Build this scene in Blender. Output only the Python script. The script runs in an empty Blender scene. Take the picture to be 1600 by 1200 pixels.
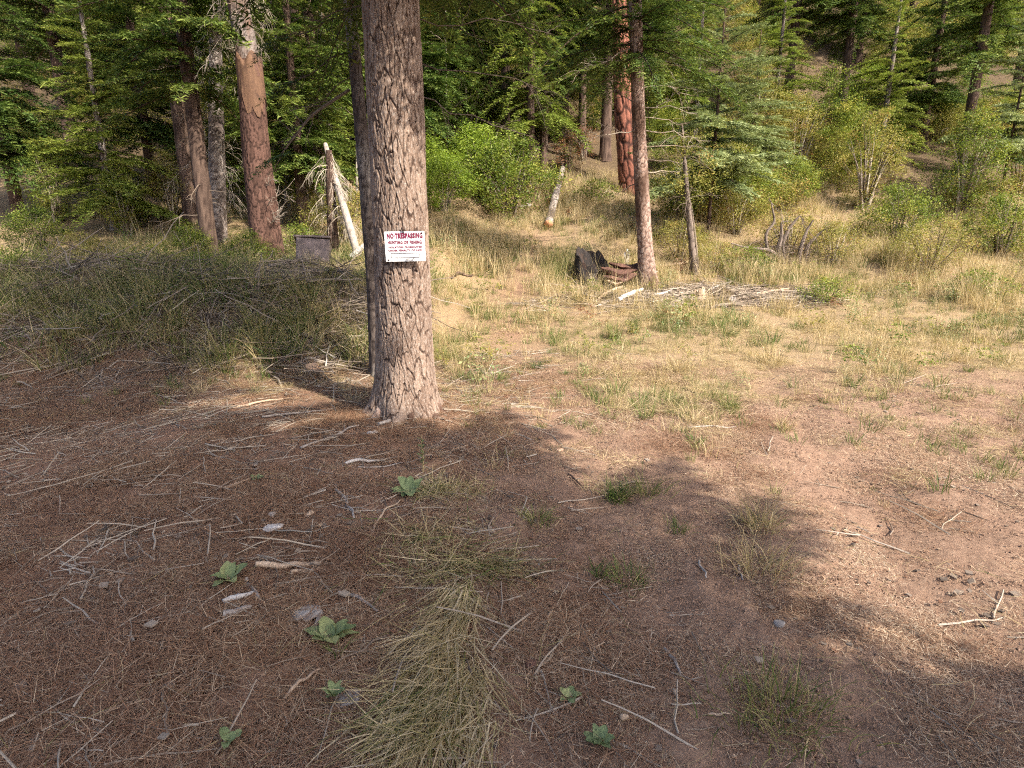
import bpy, math, random
import numpy as np
from mathutils import Vector, Matrix, Euler

# ------------------------------------------------------------------ camera, sky, sun, exposure
SC = bpy.context.scene
C = SC.collection
PITCH = math.radians(14.0)
EYE = 1.6
FPX = 924.0                                   # focal length for a 1600 px wide picture
cam_d = bpy.data.cameras.new('camera'); cam = bpy.data.objects.new('camera', cam_d); C.objects.link(cam)
cam_d.sensor_fit = 'HORIZONTAL'; cam_d.sensor_width = 36.0; cam_d.lens = 36.0*FPX/1600.0
cam_d.clip_start = 0.05; cam_d.clip_end = 600.0
cam.location = (0, 0, EYE); cam.rotation_euler = (math.radians(90)-PITCH, 0, 0)
SC.camera = cam

SUN_AZ = math.radians(48.0)                   # to the right of straight behind the camera
SUN_EL = math.radians(42.0)
to_sun = Vector((math.sin(SUN_AZ)*math.cos(SUN_EL), -math.cos(SUN_AZ)*math.cos(SUN_EL), math.sin(SUN_EL)))
world = bpy.data.worlds.new('World'); SC.world = world; world.use_nodes = True
wt = world.node_tree; wt.nodes.clear()
wo = wt.nodes.new('ShaderNodeOutputWorld'); bg = wt.nodes.new('ShaderNodeBackground'); sky = wt.nodes.new('ShaderNodeTexSky')
sky.sky_type = 'NISHITA'; sky.sun_disc = False; sky.sun_elevation = SUN_EL
sky.sun_rotation = math.atan2(to_sun.x, to_sun.y)
sky.air_density = 0.7; sky.dust_density = 3.5; sky.ozone_density = 0.6
bg.inputs['Strength'].default_value = 0.15
wt.links.new(sky.outputs[0], bg.inputs[0]); wt.links.new(bg.outputs[0], wo.inputs[0])
sun_d = bpy.data.lights.new('sun', 'SUN'); sun = bpy.data.objects.new('sun', sun_d); C.objects.link(sun)
sun_d.energy = 4.1; sun_d.angle = math.radians(0.55); sun_d.color = (1.0, 0.93, 0.82)
sun.rotation_euler = to_sun.to_track_quat('Z', 'Y').to_euler()
SC.view_settings.view_transform = 'Standard'; SC.view_settings.look = 'None'
SC.view_settings.gamma = 1.0; SC.view_settings.use_curve_mapping = False
SC.view_settings.exposure = 1.5
SC.render.engine = 'CYCLES'
SC.cycles.max_bounces = 4; SC.cycles.diffuse_bounces = 3; SC.cycles.glossy_bounces = 1; SC.cycles.filter_width = 1.15; SC.cycles.adaptive_threshold = 0.03
SC.cycles.transmission_bounces = 3; SC.cycles.use_denoising = False
SC.cycles.caustics_reflective = False; SC.cycles.caustics_refractive = False

R = np.random.default_rng(11)
random.seed(5)

# ------------------------------------------------------------------ numeric helpers
_tabs = {}
def noise2(x, y, seed=0):
    """periodic value noise in -1..1"""
    if seed not in _tabs: _tabs[seed] = np.random.default_rng(1000+seed).random((128, 128))
    t = _tabs[seed]
    x = np.asarray(x, float); y = np.asarray(y, float)
    xi = np.floor(x).astype(int); yi = np.floor(y).astype(int)
    fx = x-xi; fy = y-yi
    fx = fx*fx*(3-2*fx); fy = fy*fy*(3-2*fy)
    a = t[xi & 127, yi & 127]; b = t[(xi+1) & 127, yi & 127]
    c = t[xi & 127, (yi+1) & 127]; d = t[(xi+1) & 127, (yi+1) & 127]
    return 2*((a*(1-fx)+b*fx)*(1-fy)+(c*(1-fx)+d*fx)*fy)-1
def fbm(x, y, seed=0, octv=3):
    s = 0.0; a = 1.0
    for k in range(octv):
        s = s+a*noise2(x*2**k+k*17.3, y*2**k+k*9.1, seed+k); a *= 0.5
    return s
def sstep(a, b, x):
    t = np.clip((x-a)/(b-a), 0, 1); return t*t*(3-2*t)

YR = np.array([-60, 5, 8, 10, 12.5, 15, 17.5, 20.5, 24, 30, 45, 80, 160.])
ZR = np.array([0, 0, .06, .2, .55, 1.15, 1.95, 3.0, 4.8, 8.2, 17.0, 38, 70.])
YL = np.array([-60, 6.2, 6.7, 7.3, 8.0, 9.0, 12, 15, 18, 22, 24, 30, 45, 80, 160.])
ZL = np.array([0, 0.02, .14, .55, .92, 1.02, 1.1, 1.6, 2.6, 4.2, 5.0, 8.2, 17.0, 38, 70.])
def bank_w(x, y):
    return sstep(-1.05, -2.0, x+0.12*noise2(y*1.3, x*0.7, 31)-0.05*(y-7))
def hgt(x, y):
    x = np.asarray(x, float); y = np.asarray(y, float)
    yy = y+0.25*noise2(x*0.9, y*0.3, 7)
    r = np.interp(yy, YR, ZR)
    for o in (-.5, .5): r = r+np.interp(yy+o, YR, ZR)
    r = r/3
    l = np.interp(yy, YL, ZL); l = (l+np.interp(yy+.12, YL, ZL)+np.interp(yy-.12, YL, ZL))/3
    w = bank_w(x, y)
    z = r*(1-w)+l*w
    far = sstep(14, 30, y)
    z = z+0.045*fbm(x*0.8, y*0.8, 3, 2)*(1+4*far)+0.7*far*fbm(x*0.12, y*0.12, 5, 2)
    z = z+0.07*fbm(x*.55+3, y*.55, 6, 2)*sstep(7.5, 10, y)
    z = z+0.07*np.exp(-((x+0.95)**2+(y-5.2)**2)/0.45)              # root mound of the big fir
    z = z-0.035*np.exp(-((x-2.2-0.25*(y-3.5))/0.28)**2)*sstep(1, 2.5, y)*sstep(9, 7, y)   # worn rut of the track
    z = z+bank_w(x, y)*sstep(6.2, 7.2, y)*sstep(11, 8.5, y)*(.16*noise2(x*1.15, y*1.3, 33)+.07*noise2(x*3.1, y*3.0, 34))
    z = z+0.05*np.exp(-((x+1.9)**2/1.2+(y-6.0)**2/0.1))
    return z
def lane(x, y):                                                    # trodden way up past the big fir
    c = np.interp(y, [4, 6, 8, 11, 14, 17], [.5, .35, .15, .0, .35, 1.0])
    return np.exp(-((x-c+.2*noise2(x*.8, y*.8, 36))/.55)**2)*sstep(4.5, 6, y)*sstep(18, 15.5, y)
def fine(x, y):
    n = sstep(12, 5, y)
    clod = np.abs(noise2(x*7.1, y*7.1, 12))
    return n*(0.018*fbm(x*3.2, y*3.2, 9, 3)+0.012*noise2(x*1.7, y*1.7, 13)+0.006*noise2(x*19, y*19, 14)+0.004*noise2(x*41, y*41, 15)-0.01*clod)
def gz(x, y): return float(hgt(x, y)+fine(x, y))

fwd = np.array([0, math.cos(PITCH), -math.sin(PITCH)]); upv = np.array([0, math.sin(PITCH), math.cos(PITCH)])
def ray(px, py):
    return fwd+np.array([1., 0, 0])*(px-800)/FPX+upv*(600-py)/FPX
def at(px, py, d):
    """the point at distance y = d seen at that place of the photograph"""
    v = ray(px, py); return np.array([0, 0, EYE])+v*(d/v[1])
def gp(px, py):
    """where the ground stands at that place of the photograph"""
    v = ray(px, py); t = np.linspace(1.2, 90, 6000)
    P = np.array([0, 0, EYE])+t[:, None]*v
    k = np.argmax(P[:, 2] < hgt(P[:, 0], P[:, 1]))
    return np.array([P[k, 0], P[k, 1], gz(P[k, 0], P[k, 1])])

# ------------------------------------------------------------------ mesh and object helpers
def new_mesh(name, V, faces, mat=None, smooth=False, attrs=None):
    me = bpy.data.meshes.new(name)
    V = np.ascontiguousarray(V, np.float32).reshape(-1, 3)
    faces = [np.asarray(f, np.int32) for f in faces if len(f)]
    li = np.concatenate([f.ravel() for f in faces])
    cnt = np.concatenate([np.full(len(f), f.shape[1], np.int32) for f in faces])
    st = np.concatenate([[0], np.cumsum(cnt)[:-1]]).astype(np.int32)
    me.vertices.add(len(V)); me.vertices.foreach_set('co', V.ravel())
    me.loops.add(len(li)); me.loops.foreach_set('vertex_index', li)
    me.polygons.add(len(cnt)); me.polygons.foreach_set('loop_start', st)
    me.polygons.foreach_set('use_smooth', np.full(len(cnt), smooth, bool))
    for k, (dom, arr) in (attrs or {}).items():
        a = me.attributes.new(k, 'FLOAT', dom); a.data.foreach_set('value', np.ascontiguousarray(arr, np.float32).ravel())
    me.update(calc_edges=True)
    if mat:
        for m in (mat if isinstance(mat, (list, tuple)) else [mat]): me.materials.append(m)
    return me
def tag(o, label=None, cat=None, group=None, kind=None):
    if label: o['label'] = label
    if cat: o['category'] = cat
    if group: o['group'] = group
    if kind: o['kind'] = kind
    return o
def obj(name, me, parent=None, loc=(0, 0, 0), rot=(0, 0, 0), scl=1.0, **k):
    o = bpy.data.objects.new(name, me); C.objects.link(o)
    o.location = loc; o.rotation_euler = rot
    o.scale = (scl,)*3 if np.isscalar(scl) else scl
    o.parent = parent
    return tag(o, **k)
def empty(name, loc, rz=0, scl=1.0, **k): return obj(name, None, None, loc, (0, 0, rz), scl, **k)
def clone(root, loc, rz=0, scl=1.0, label=None, group=None, tilt=(0, 0)):
    c = root.copy(); C.objects.link(c); c.location = loc; c.rotation_euler = (tilt[0], tilt[1], rz)
    c.scale = (scl,)*3 if np.isscalar(scl) else scl
    if label: c['label'] = label
    if group: c['group'] = group
    for ch in list(root.children):
        d = ch.copy(); C.objects.link(d); d.parent = c
        for g in list(ch.children):
            e = g.copy(); C.objects.link(e); e.parent = d
    return c
class Geo:
    """collects vertices and faces with one float per face"""
    def __init__(s): s.V = []; s.F3 = []; s.F4 = []; s.n = 0; s.a3 = []; s.a4 = []
    def add(s, V, F, tint=0.5):
        V = np.asarray(V, float).reshape(-1, 3); F = np.asarray(F, int)
        if F.size == 0: return
        t = np.broadcast_to(np.asarray(tint, float), (len(F),))
        if F.shape[1] == 3: s.F3.append(F+s.n); s.a3.append(t)
        else: s.F4.append(F+s.n); s.a4.append(t)
        s.V.append(V); s.n += len(V)
    def quads(s, P, tint=0.5):
        P = np.asarray(P, float); n = len(P)
        s.add(P.reshape(-1, 3), np.arange(n*4).reshape(n, 4), tint)
    def mesh(s, name, mat, smooth=False):
        f3 = np.concatenate(s.F3) if s.F3 else np.zeros((0, 3), int)
        f4 = np.concatenate(s.F4) if s.F4 else np.zeros((0, 4), int)
        a = np.concatenate(s.a3+s.a4)
        return new_mesh(name, np.concatenate(s.V), [f3, f4], mat, smooth, {'tint': ('FACE', a)})

def frames(P):
    T = np.gradient(P, axis=0); T /= np.linalg.norm(T, axis=1)[:, None]+1e-9
    ref = np.array([1., 0, 0]) if abs(T[0, 0]) < 0.8 else np.array([0, 1., 0])
    N = np.zeros_like(P); n = ref-T[0]*ref.dot(T[0]); n /= np.linalg.norm(n)
    for i in range(len(P)):
        n = n-T[i]*n.dot(T[i]); n /= np.linalg.norm(n)+1e-9; N[i] = n
    return T, N, np.cross(T, N)
def resample(pts, n):
    pts = np.asarray(pts, float)
    s = np.concatenate([[0], np.cumsum(np.linalg.norm(np.diff(pts, axis=0), axis=1))])
    t = np.linspace(0, s[-1], n)
    P = np.stack([np.interp(t, s, pts[:, k]) for k in range(3)], 1)
    for _ in range(max(1, n//max(len(pts)*2, 2))//2+1):             # round the corners
        Q = P.copy(); Q[1:-1] = (P[:-2]+2*P[1:-1]+P[2:])/4; P = Q
    return P, t, s[-1]
def tube(geo, pts, rad, around=5, n=None, tint=0.5, cap=True):
    pts = np.asarray(pts, float)
    if n: P, t, L = resample(pts, n)
    else: P = pts; n = len(P)
    rad = np.interp(np.linspace(0, 1, n), np.linspace(0, 1, len(np.atleast_1d(rad))), np.atleast_1d(rad))
    T, N, B = frames(P)
    a = np.linspace(0, 2*np.pi, around, endpoint=False)
    V = P[:, None]+rad[:, None, None]*(np.cos(a)[None, :, None]*N[:, None]+np.sin(a)[None, :, None]*B[:, None])
    i = np.arange(n-1)[:, None]*around; j = np.arange(around)[None]; j2 = (j+1) % around
    F = np.stack([i+j, i+j2, i+around+j2, i+around+j], -1).reshape(-1, 4)
    geo.add(V, F, tint)
    if cap and around >= 5:
        for ring, k in ((V[0], -1), (V[-1], 1)):
            c = ring.mean(0)
            geo.add(np.vstack([ring, c]), [[j, (j+1) % around, around][::k] for j in range(around)], tint)

def voronoi(u, v, nu, seed):
    """F2-F1 on a jittered grid that closes after nu cells; also a value per cell"""
    rg = np.random.default_rng(seed); M = 512
    ju = rg.random((nu, M)); jv = rg.random((nu, M)); val = rg.random((nu, M))
    ui = np.floor(u).astype(int); vi = np.floor(v).astype(int)
    f1 = np.full(u.shape, 9.); f2 = np.full(u.shape, 9.); cv = np.zeros(u.shape)
    for a in (-1, 0, 1):
        for b in (-1, 0, 1):
            cu = ui+a; cb = vi+b
            d = np.hypot(cu+0.1+.8*ju[cu % nu, cb % M]-u, cb+0.1+.8*jv[cu % nu, cb % M]-v)
            m = d < f1
            f2 = np.where(m, f1, np.minimum(f2, d)); cv = np.where(m, val[cu % nu, cb % M], cv); f1 = np.where(m, d, f1)
    return f2-f1, cv
def bark_tube(name, pts, rad, mat, around=48, up=120, cell=(.05, .12), depth=.012, flare=0.0, lobes=5, seed=1, warp=.35, knots=(), cap=False, capmat=None, gap=1.0):
    """a log or trunk whose bark plates and fissures stand out in the mesh"""
    P, s, L = resample(pts, up)
    rad = np.interp(np.linspace(0, 1, up), np.linspace(0, 1, len(rad)), rad)
    T, N, B = frames(P)
    th = np.linspace(0, 2*np.pi, around, endpoint=False)
    TH, S = np.meshgrid(th, s)
    r0 = rad.mean(); nu = max(5, int(round(2*np.pi*r0/cell[0])))
    u = TH/(2*np.pi)*nu; v = S/cell[1]
    cx = np.cos(TH)*nu/6.28; sx = np.sin(TH)*nu/6.28
    w = warp*(noise2(cx*.9+v*1.6, sx*.9+v*.7, seed)+0.45*noise2(cx*2.1+v*4.1, sx*2.1-v*2.3, seed+1)+0.2*noise2(cx*4+v*9, sx*4-v*7, seed+6))
    e, cv = voronoi(u+w, v+.5*noise2(cx*.8+v*.6, sx*.8, seed+2)+ .9*np.random.default_rng(seed).random(nu)[np.floor(u+w).astype(int) % nu]*0, nu, seed)
    e2, _ = voronoi(u*2+w*2.5, v*2.6+w, nu*2, seed+5)
    wide = (.15+.12*(.5+.5*noise2(cx*.7+v*.5, sx*.7, seed+7)))*gap
    plate = sstep(0.0, 1.0, e/wide)
    fine_ = sstep(0, .16, e2)
    crack = np.clip((1-plate)+.35*(1-fine_)*(noise2(cx*1.3+v, sx*1.3, seed+8) > -.1), 0, 1)
    plate = plate*(.8+.2*fine_)
    rough = noise2(cx*5+S*31, sx*5+S*17, seed+3)
    D = depth*(plate-0.8)+depth*.6*(cv-.5)*plate+depth*.22*rough
    rr = rad[:, None]*(1+0.05*noise2(np.cos(TH)*1.3+S*.7, np.sin(TH)*1.3-S*.5, seed+9))
    if flare:
        lob = 0.55+0.45*np.cos(TH*lobes+seed+0.6*np.sin(TH*2+seed))
        rr = rr*(1+flare*np.exp(-S/0.14)*lob+flare*.28*np.exp(-S/0.45))
    for (kth, ks, kr, kh) in knots:
        d = np.hypot(np.angle(np.exp(1j*(TH-kth)))*r0, S-ks)
        D = D+kh*np.exp(-(d/kr)**2)-1.6*kh*np.exp(-(d/(kr*.38))**2)
        crack = np.maximum(crack, np.exp(-(d/(kr*.45))**2))
    rr = rr+D
    V = P[:, None]+rr[..., None]*(np.cos(TH)[..., None]*N[:, None]+np.sin(TH)[..., None]*B[:, None])
    i = np.arange(up-1)[:, None]*around; j = np.arange(around)[None]; j2 = (j+1) % around
    F = np.stack([i+j, i+j2, i+around+j2, i+around+j], -1).reshape(-1, 4)
    V = V.reshape(-1, 3); cr = crack.ravel(); pv = cv.ravel()
    F3 = np.zeros((0, 3), int)
    if cap:
        base = (up-1)*around; n0 = len(V)
        V = np.vstack([V, V[base:base+around].mean(0)+T[-1]*.01, V[:around].mean(0)])
        cr = np.append(cr, [0, 0]); pv = np.append(pv, [.5, .5])
        F3 = np.array([[base+j, base+(j+1) % around, n0] for j in range(around)]+[[(j+1) % around, j, n0+1] for j in range(around)])
    me = new_mesh(name, V, [F, F3], mat, True, {'crack': ('POINT', cr), 'plate': ('POINT', pv)})
    if cap and capmat:
        me.materials.append(capmat)
        mi = np.zeros(len(me.polygons), np.int32); mi[len(F):] = 1
        me.polygons.foreach_set('material_index', mi)
    return me

def strands(rg, base, length, width, az, tilt, curl, nseg=4, side=None):
    """grass blades: arrays of base points, lengths, widths, azimuths, start angle from upright and total bend; returns (n, nseg, 4, 3) quads"""
    n = len(base); base = np.asarray(base, float)
    pos = [base]; ang = np.asarray(tilt, float).copy(); p = base.copy()
    az = np.asarray(az, float).copy(); wig = rg.normal(0, .25, n)
    h = np.stack([np.cos(az), np.sin(az), np.zeros(n)], 1)
    for k in range(nseg):
        st = np.asarray(length)/nseg
        d = h*np.sin(ang)[:, None]; d = d+np.array([0, 0, 1.])*np.cos(ang)[:, None]
        p = p+d*st[:, None]; pos.append(p)
        ang = ang+np.asarray(curl)/nseg; az = az+wig/nseg*1.4
        h = np.stack([np.cos(az), np.sin(az), np.zeros(n)], 1)
    pos = np.stack(pos, 1)
    sa = rg.random(n)*np.pi*2 if side is None else az+np.pi/2+rg.normal(0, side, n)
    sv = np.stack([np.cos(sa), np.sin(sa), rg.normal(0, .3, n)], 1)
    sv /= np.linalg.norm(sv, axis=1)[:, None]
    tw = np.array([1.0*(1-(k/nseg)**1.6)+0.06 for k in range(nseg+1)])
    off = sv[:, None]*(np.asarray(width)[:, None]*tw[None]/2)[..., None]
    A = pos-off; B = pos+off
    return np.stack([A[:, :-1], B[:, :-1], B[:, 1:], A[:, 1:]], 2)

# ------------------------------------------------------------------ materials
def nt(name):
    m = bpy.data.materials.new(name); m.use_nodes = True; t = m.node_tree; t.nodes.clear()
    out = t.nodes.new('ShaderNodeOutputMaterial')
    return m, t, out
def node(t, typ, **k):
    n = t.nodes.new(typ)
    for a, v in k.items(): setattr(n, a, v)
    return n
def ramp(t, stops, fac=None):
    r = t.nodes.new('ShaderNodeValToRGB'); e = r.color_ramp.elements
    while len(e) < len(stops): e.new(0.5)
    for el, (p, c) in zip(e, stops): el.position = p; el.color = (*c, 1)
    if fac is not None: t.links.new(fac, r.inputs[0])
    return r
def mixc(t, fac, a, b, mode='MIX'):
    m = node(t, 'ShaderNodeMix', data_type='RGBA', blend_type=mode)
    for s, v in ((0, fac), (6, a), (7, b)):
        if hasattr(v, 'is_linked'): t.links.new(v, m.inputs[s])
        else: m.inputs[s].default_value = v if s == 0 else (*v, 1)
    return m.outputs[2]
def mth(t, op, a, b=0.0, clamp=False):
    m = node(t, 'ShaderNodeMath', operation=op, use_clamp=clamp)
    for s, v in ((0, a), (1, b)):
        if hasattr(v, 'is_linked'): t.links.new(v, m.inputs[s])
        else: m.inputs[s].default_value = v
    return m.outputs[0]
def noise(t, scale, detail=4, rough=.6, vec=None, dim='3D'):
    n = node(t, 'ShaderNodeTexNoise'); n.inputs['Scale'].default_value = scale
    n.inputs['Detail'].default_value = detail; n.inputs['Roughness'].default_value = rough
    if vec is not None: t.links.new(vec, n.inputs['Vector'])
    return n.outputs[0]
def leaf_mat(name, stops, transl=.35, spread=.25, rough=.55):
    """leaves, needles and blades: colour by each leaf's own tint, varied from plant to plant"""
    m, t, out = nt(name)
    a = node(t, 'ShaderNodeAttribute', attribute_name='tint').outputs['Fac']
    oi = node(t, 'ShaderNodeObjectInfo').outputs['Random']
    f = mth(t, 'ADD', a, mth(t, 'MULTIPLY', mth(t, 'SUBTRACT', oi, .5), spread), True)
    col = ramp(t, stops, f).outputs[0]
    geo = node(t, 'ShaderNodeNewGeometry')
    nz = noise(t, 1.3, 2, .5, geo.outputs['Position'])
    col = mixc(t, mth(t, 'MULTIPLY', mth(t, 'SUBTRACT', nz, .35, True), 1.2, True), col, (.9, .8, .6), 'MULTIPLY')
    p = node(t, 'ShaderNodeBsdfPrincipled'); p.inputs['Roughness'].default_value = rough
    p.inputs['Specular IOR Level'].default_value = .25
    t.links.new(col, p.inputs['Base Color'])
    tr = node(t, 'ShaderNodeBsdfTranslucent')
    t.links.new(mixc(t, 1.0, col, (1.0, 1.0, .75), 'MULTIPLY'), tr.inputs[0])
    mx = node(t, 'ShaderNodeMixShader'); mx.inputs[0].default_value = transl
    t.links.new(p.outputs[0], mx.inputs[1]); t.links.new(tr.outputs[0], mx.inputs[2]); t.links.new(mx.outputs[0], out.inputs[0])
    return m
def bark_mat(name, c1, c2, crackc, grey=None, bump=.5, nscale=14, patch=None):
    m, t, out = nt(name)
    tc = node(t, 'ShaderNodeTexCoord').outputs['Object']
    mp = node(t, 'ShaderNodeMapping'); mp.inputs['Scale'].default_value = (1, 1, .45); t.links.new(tc, mp.inputs[0])
    v = mp.outputs[0]
    n1 = noise(t, nscale, 6, .65, v); n2 = noise(t, nscale*5, 4, .7, v); n3 = noise(t, 2.2, 3, .5, v)
    pl = node(t, 'ShaderNodeAttribute', attribute_name='plate').outputs['Fac']
    cr = node(t, 'ShaderNodeAttribute', attribute_name='crack').outputs['Fac']
    f = mth(t, 'ADD', mth(t, 'MULTIPLY', n1, .7), mth(t, 'MULTIPLY', pl, .35))
    col = ramp(t, [(.28, c1), (.72, c2)], f).outputs[0]
    if grey: col = mixc(t, ramp(t, [(.52, (0, 0, 0)), (.62, (1, 1, 1))], n2).outputs[0], col, grey)
    if patch: col = mixc(t, ramp(t, [(.50, (0, 0, 0)), (.60, (1, 1, 1))], n3).outputs[0], col, patch)
    col = mixc(t, mth(t, 'MULTIPLY', cr, .95), col, crackc)
    p = node(t, 'ShaderNodeBsdfPrincipled'); p.inputs['Roughness'].default_value = .92; p.inputs['Specular IOR Level'].default_value = .15
    t.links.new(col, p.inputs['Base Color'])
    b = node(t, 'ShaderNodeBump'); b.inputs['Strength'].default_value = bump; b.inputs['Distance'].default_value = .01
    t.links.new(mth(t, 'ADD', n1, mth(t, 'MULTIPLY', n2, .7)), b.inputs['Height']); t.links.new(b.outputs[0], p.inputs['Normal'])
    t.links.new(p.outputs[0], out.inputs[0])
    return m
def wood_mat(name, c1, c2, dark, axis=(1, 1, .06), scale=30, rough=.85, rnd=.25):
    """weathered wood with grain along one axis"""
    m, t, out = nt(name)
    tc = node(t, 'ShaderNodeTexCoord').outputs['Object']
    mp = node(t, 'ShaderNodeMapping'); mp.inputs['Scale'].default_value = axis; t.links.new(tc, mp.inputs[0])
    n1 = noise(t, scale, 5, .65, mp.outputs[0]); n2 = noise(t, scale*.25, 3, .6, tc)
    oi = node(t, 'ShaderNodeObjectInfo').outputs['Random']
    col = ramp(t, [(.3, c1), (.7, c2)], n1).outputs[0]
    col = mixc(t, ramp(t, [(.5, (0, 0, 0)), (.72, (1, 1, 1))], n2).outputs[0], col, dark)
    col = mixc(t, mth(t, 'MULTIPLY', oi, rnd), col, dark)
    p = node(t, 'ShaderNodeBsdfPrincipled'); p.inputs['Roughness'].default_value = rough; p.inputs['Specular IOR Level'].default_value = .2
    t.links.new(col, p.inputs['Base Color'])
    b = node(t, 'ShaderNodeBump'); b.inputs['Strength'].default_value = .5; b.inputs['Distance'].default_value = .006
    t.links.new(n1, b.inputs['Height']); t.links.new(b.outputs[0], p.inputs['Normal']); t.links.new(p.outputs[0], out.inputs[0])
    return m
def plain_mat(name, col, rough=.6, var=.15, scale=20, metal=0.0, spec=.3):
    m, t, out = nt(name)
    tc = node(t, 'ShaderNodeTexCoord').outputs['Object']
    n1 = noise(t, scale, 4, .6, tc)
    d = tuple(c*(1-var) for c in col); e = tuple(min(1, c*(1+var)) for c in col)
    p = node(t, 'ShaderNodeBsdfPrincipled'); p.inputs['Roughness'].default_value = rough; p.inputs['Metallic'].default_value = metal
    p.inputs['Specular IOR Level'].default_value = spec
    t.links.new(ramp(t, [(.3, d), (.7, e)], n1).outputs[0], p.inputs['Base Color']); t.links.new(p.outputs[0], out.inputs[0])
    return m

M = {}
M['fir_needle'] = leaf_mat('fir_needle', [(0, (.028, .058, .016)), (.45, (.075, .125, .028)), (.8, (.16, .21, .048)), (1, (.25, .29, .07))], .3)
M['blue_needle'] = leaf_mat('blue_needle', [(0, (.08, .12, .05)), (.5, (.20, .25, .105)), (1, (.34, .38, .18))], .28)
M['light_needle'] = leaf_mat('light_needle', [(0, (.075, .12, .022)), (.5, (.20, .26, .05)), (1, (.36, .39, .10))], .35)
M['bush_leaf'] = leaf_mat('bush_leaf', [(0, (.04, .075, .015)), (.4, (.13, .185, .03)), (.75, (.25, .29, .05)), (1, (.38, .34, .08))], .4)
M['bright_leaf'] = leaf_mat('bright_leaf', [(0, (.07, .125, .015)), (.5, (.20, .29, .035)), (1, (.34, .41, .07))], .45)
M['yellow_leaf'] = leaf_mat('yellow_leaf', [(0, (.11, .13, .025)), (.4, (.25, .25, .06)), (.8, (.38, .32, .10)), (1, (.32, .17, .07))], .4)
M['rust_leaf'] = leaf_mat('rust_leaf', [(0, (.10, .04, .02)), (.5, (.22, .09, .045)), (1, (.30, .17, .07))], .3)
M['grass'] = leaf_mat('grass_blade', [(0, (.035, .075, .02)), (.25, (.09, .14, .03)), (.45, (.225, .215, .08)), (.7, (.43, .335, .18)), (1, (.62, .51, .34))], .3, .12, .6)
M['herb'] = leaf_mat('herb_leaf', [(0, (.11, .15, .065)), (.5, (.19, .24, .11)), (1, (.30, .32, .14))], .25, .15)
M['needle_litter'] = leaf_mat('dry_needle', [(0, (.10, .05, .031)), (.4, (.20, .105, .062)), (.7, (.30, .195, .125)), (1, (.48, .385, .28))], .1, .2, .8)
M['twig'] = leaf_mat('dry_twig', [(0, (.06, .045, .035)), (.5, (.18, .14, .11)), (1, (.40, .35, .29))], 0.0, .2, .85)
M['bark_main'] = bark_mat('fir_bark', (.13, .085, .062), (.24, .172, .130), (.045, .026, .019), grey=(.30, .245, .205), bump=.6, nscale=16)
M['bark_red'] = bark_mat('ponderosa_bark', (.125, .046, .031), (.245, .10, .066), (.026, .013, .010), bump=.5, nscale=9)
M['bark_snag'] = bark_mat('snag_bark', (.055, .030, .022), (.110, .060, .045), (.024, .013, .010), bump=.6, nscale=10)
M['bark_grey'] = bark_mat('grey_bark', (.13, .10, .085), (.28, .23, .20), (.05, .035, .03), grey=(.42, .39, .36), bump=.5, nscale=12, patch=(.09, .07, .06))
M['bark_slim'] = bark_mat('slim_fir_bark', (.16, .095, .07), (.30, .205, .16), (.05, .026, .018), grey=(.36, .31, .28), bump=.5, nscale=14, patch=(.09, .055, .04))
M['bark_dark'] = bark_mat('dark_bark', (.055, .036, .028), (.125, .083, .062), (.025, .015, .012), bump=.5, nscale=10)
M['bark_spotted'] = bark_mat('spotted_bark', (.045, .034, .03), (.10, .078, .066), (.025, .018, .015), bump=.5, nscale=10, patch=(.17, .15, .135))
M['bark_ash'] = bark_mat('ash_bark', (.085, .065, .055), (.18, .145, .125), (.04, .028, .022), grey=(.25, .22, .2), bump=.5, nscale=12, patch=(.12, .07, .05))
M['wood_dark'] = wood_mat('dark_weathered_wood', (.10, .075, .06), (.22, .175, .145), (.06, .045, .036))
M['wood_grey'] = wood_mat('weathered_wood', (.22, .185, .16), (.40, .36, .32), (.13, .10, .085))
M['wood_white'] = wood_mat('bleached_wood', (.36, .33, .30), (.56, .52, .48), (.22, .185, .16), rnd=.15)
M['wood_pole'] = wood_mat('weathered_pole', (.20, .165, .14), (.36, .32, .28), (.13, .10, .08), rnd=.1)
M['wood_orange'] = wood_mat('bare_wood', (.085, .046, .028), (.15, .085, .05), (.05, .028, .02))
M['wood_tan'] = wood_mat('tan_wood', (.34, .24, .16), (.50, .38, .27), (.20, .13, .09))
M['wood_red'] = wood_mat('rotten_red_wood', (.075, .036, .026), (.15, .078, .056), (.03, .016, .013))
M['char'] = wood_mat('charred_wood', (.012, .010, .010), (.035, .028, .025), (.06, .035, .025), rnd=.1)
M['end_grain'] = plain_mat('end_grain', (.48, .24, .13), .85, .3, 30)
M['rock_tan'] = plain_mat('tan_rock', (.40, .26, .17), .85, .3, 12)
M['rock_grey'] = plain_mat('grey_rock', (.20, .18, .17), .85, .35, 14)
M['sign_white'] = plain_mat('sign_white', (.62, .62, .62), .45, .04, 25)
M['ink_red'] = plain_mat('ink_maroon', (.15, .006, .032), .5, .15, 60)
M['ink_grey'] = plain_mat('ink_grey', (.07, .055, .06), .6, .1, 40)
M['nail'] = plain_mat('nail_steel', (.12, .11, .10), .5, .2, 40, .8)
M['rust_metal'] = plain_mat('brown_sheet_metal', (.12, .092, .085), .5, .4, 6, .1)

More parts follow.
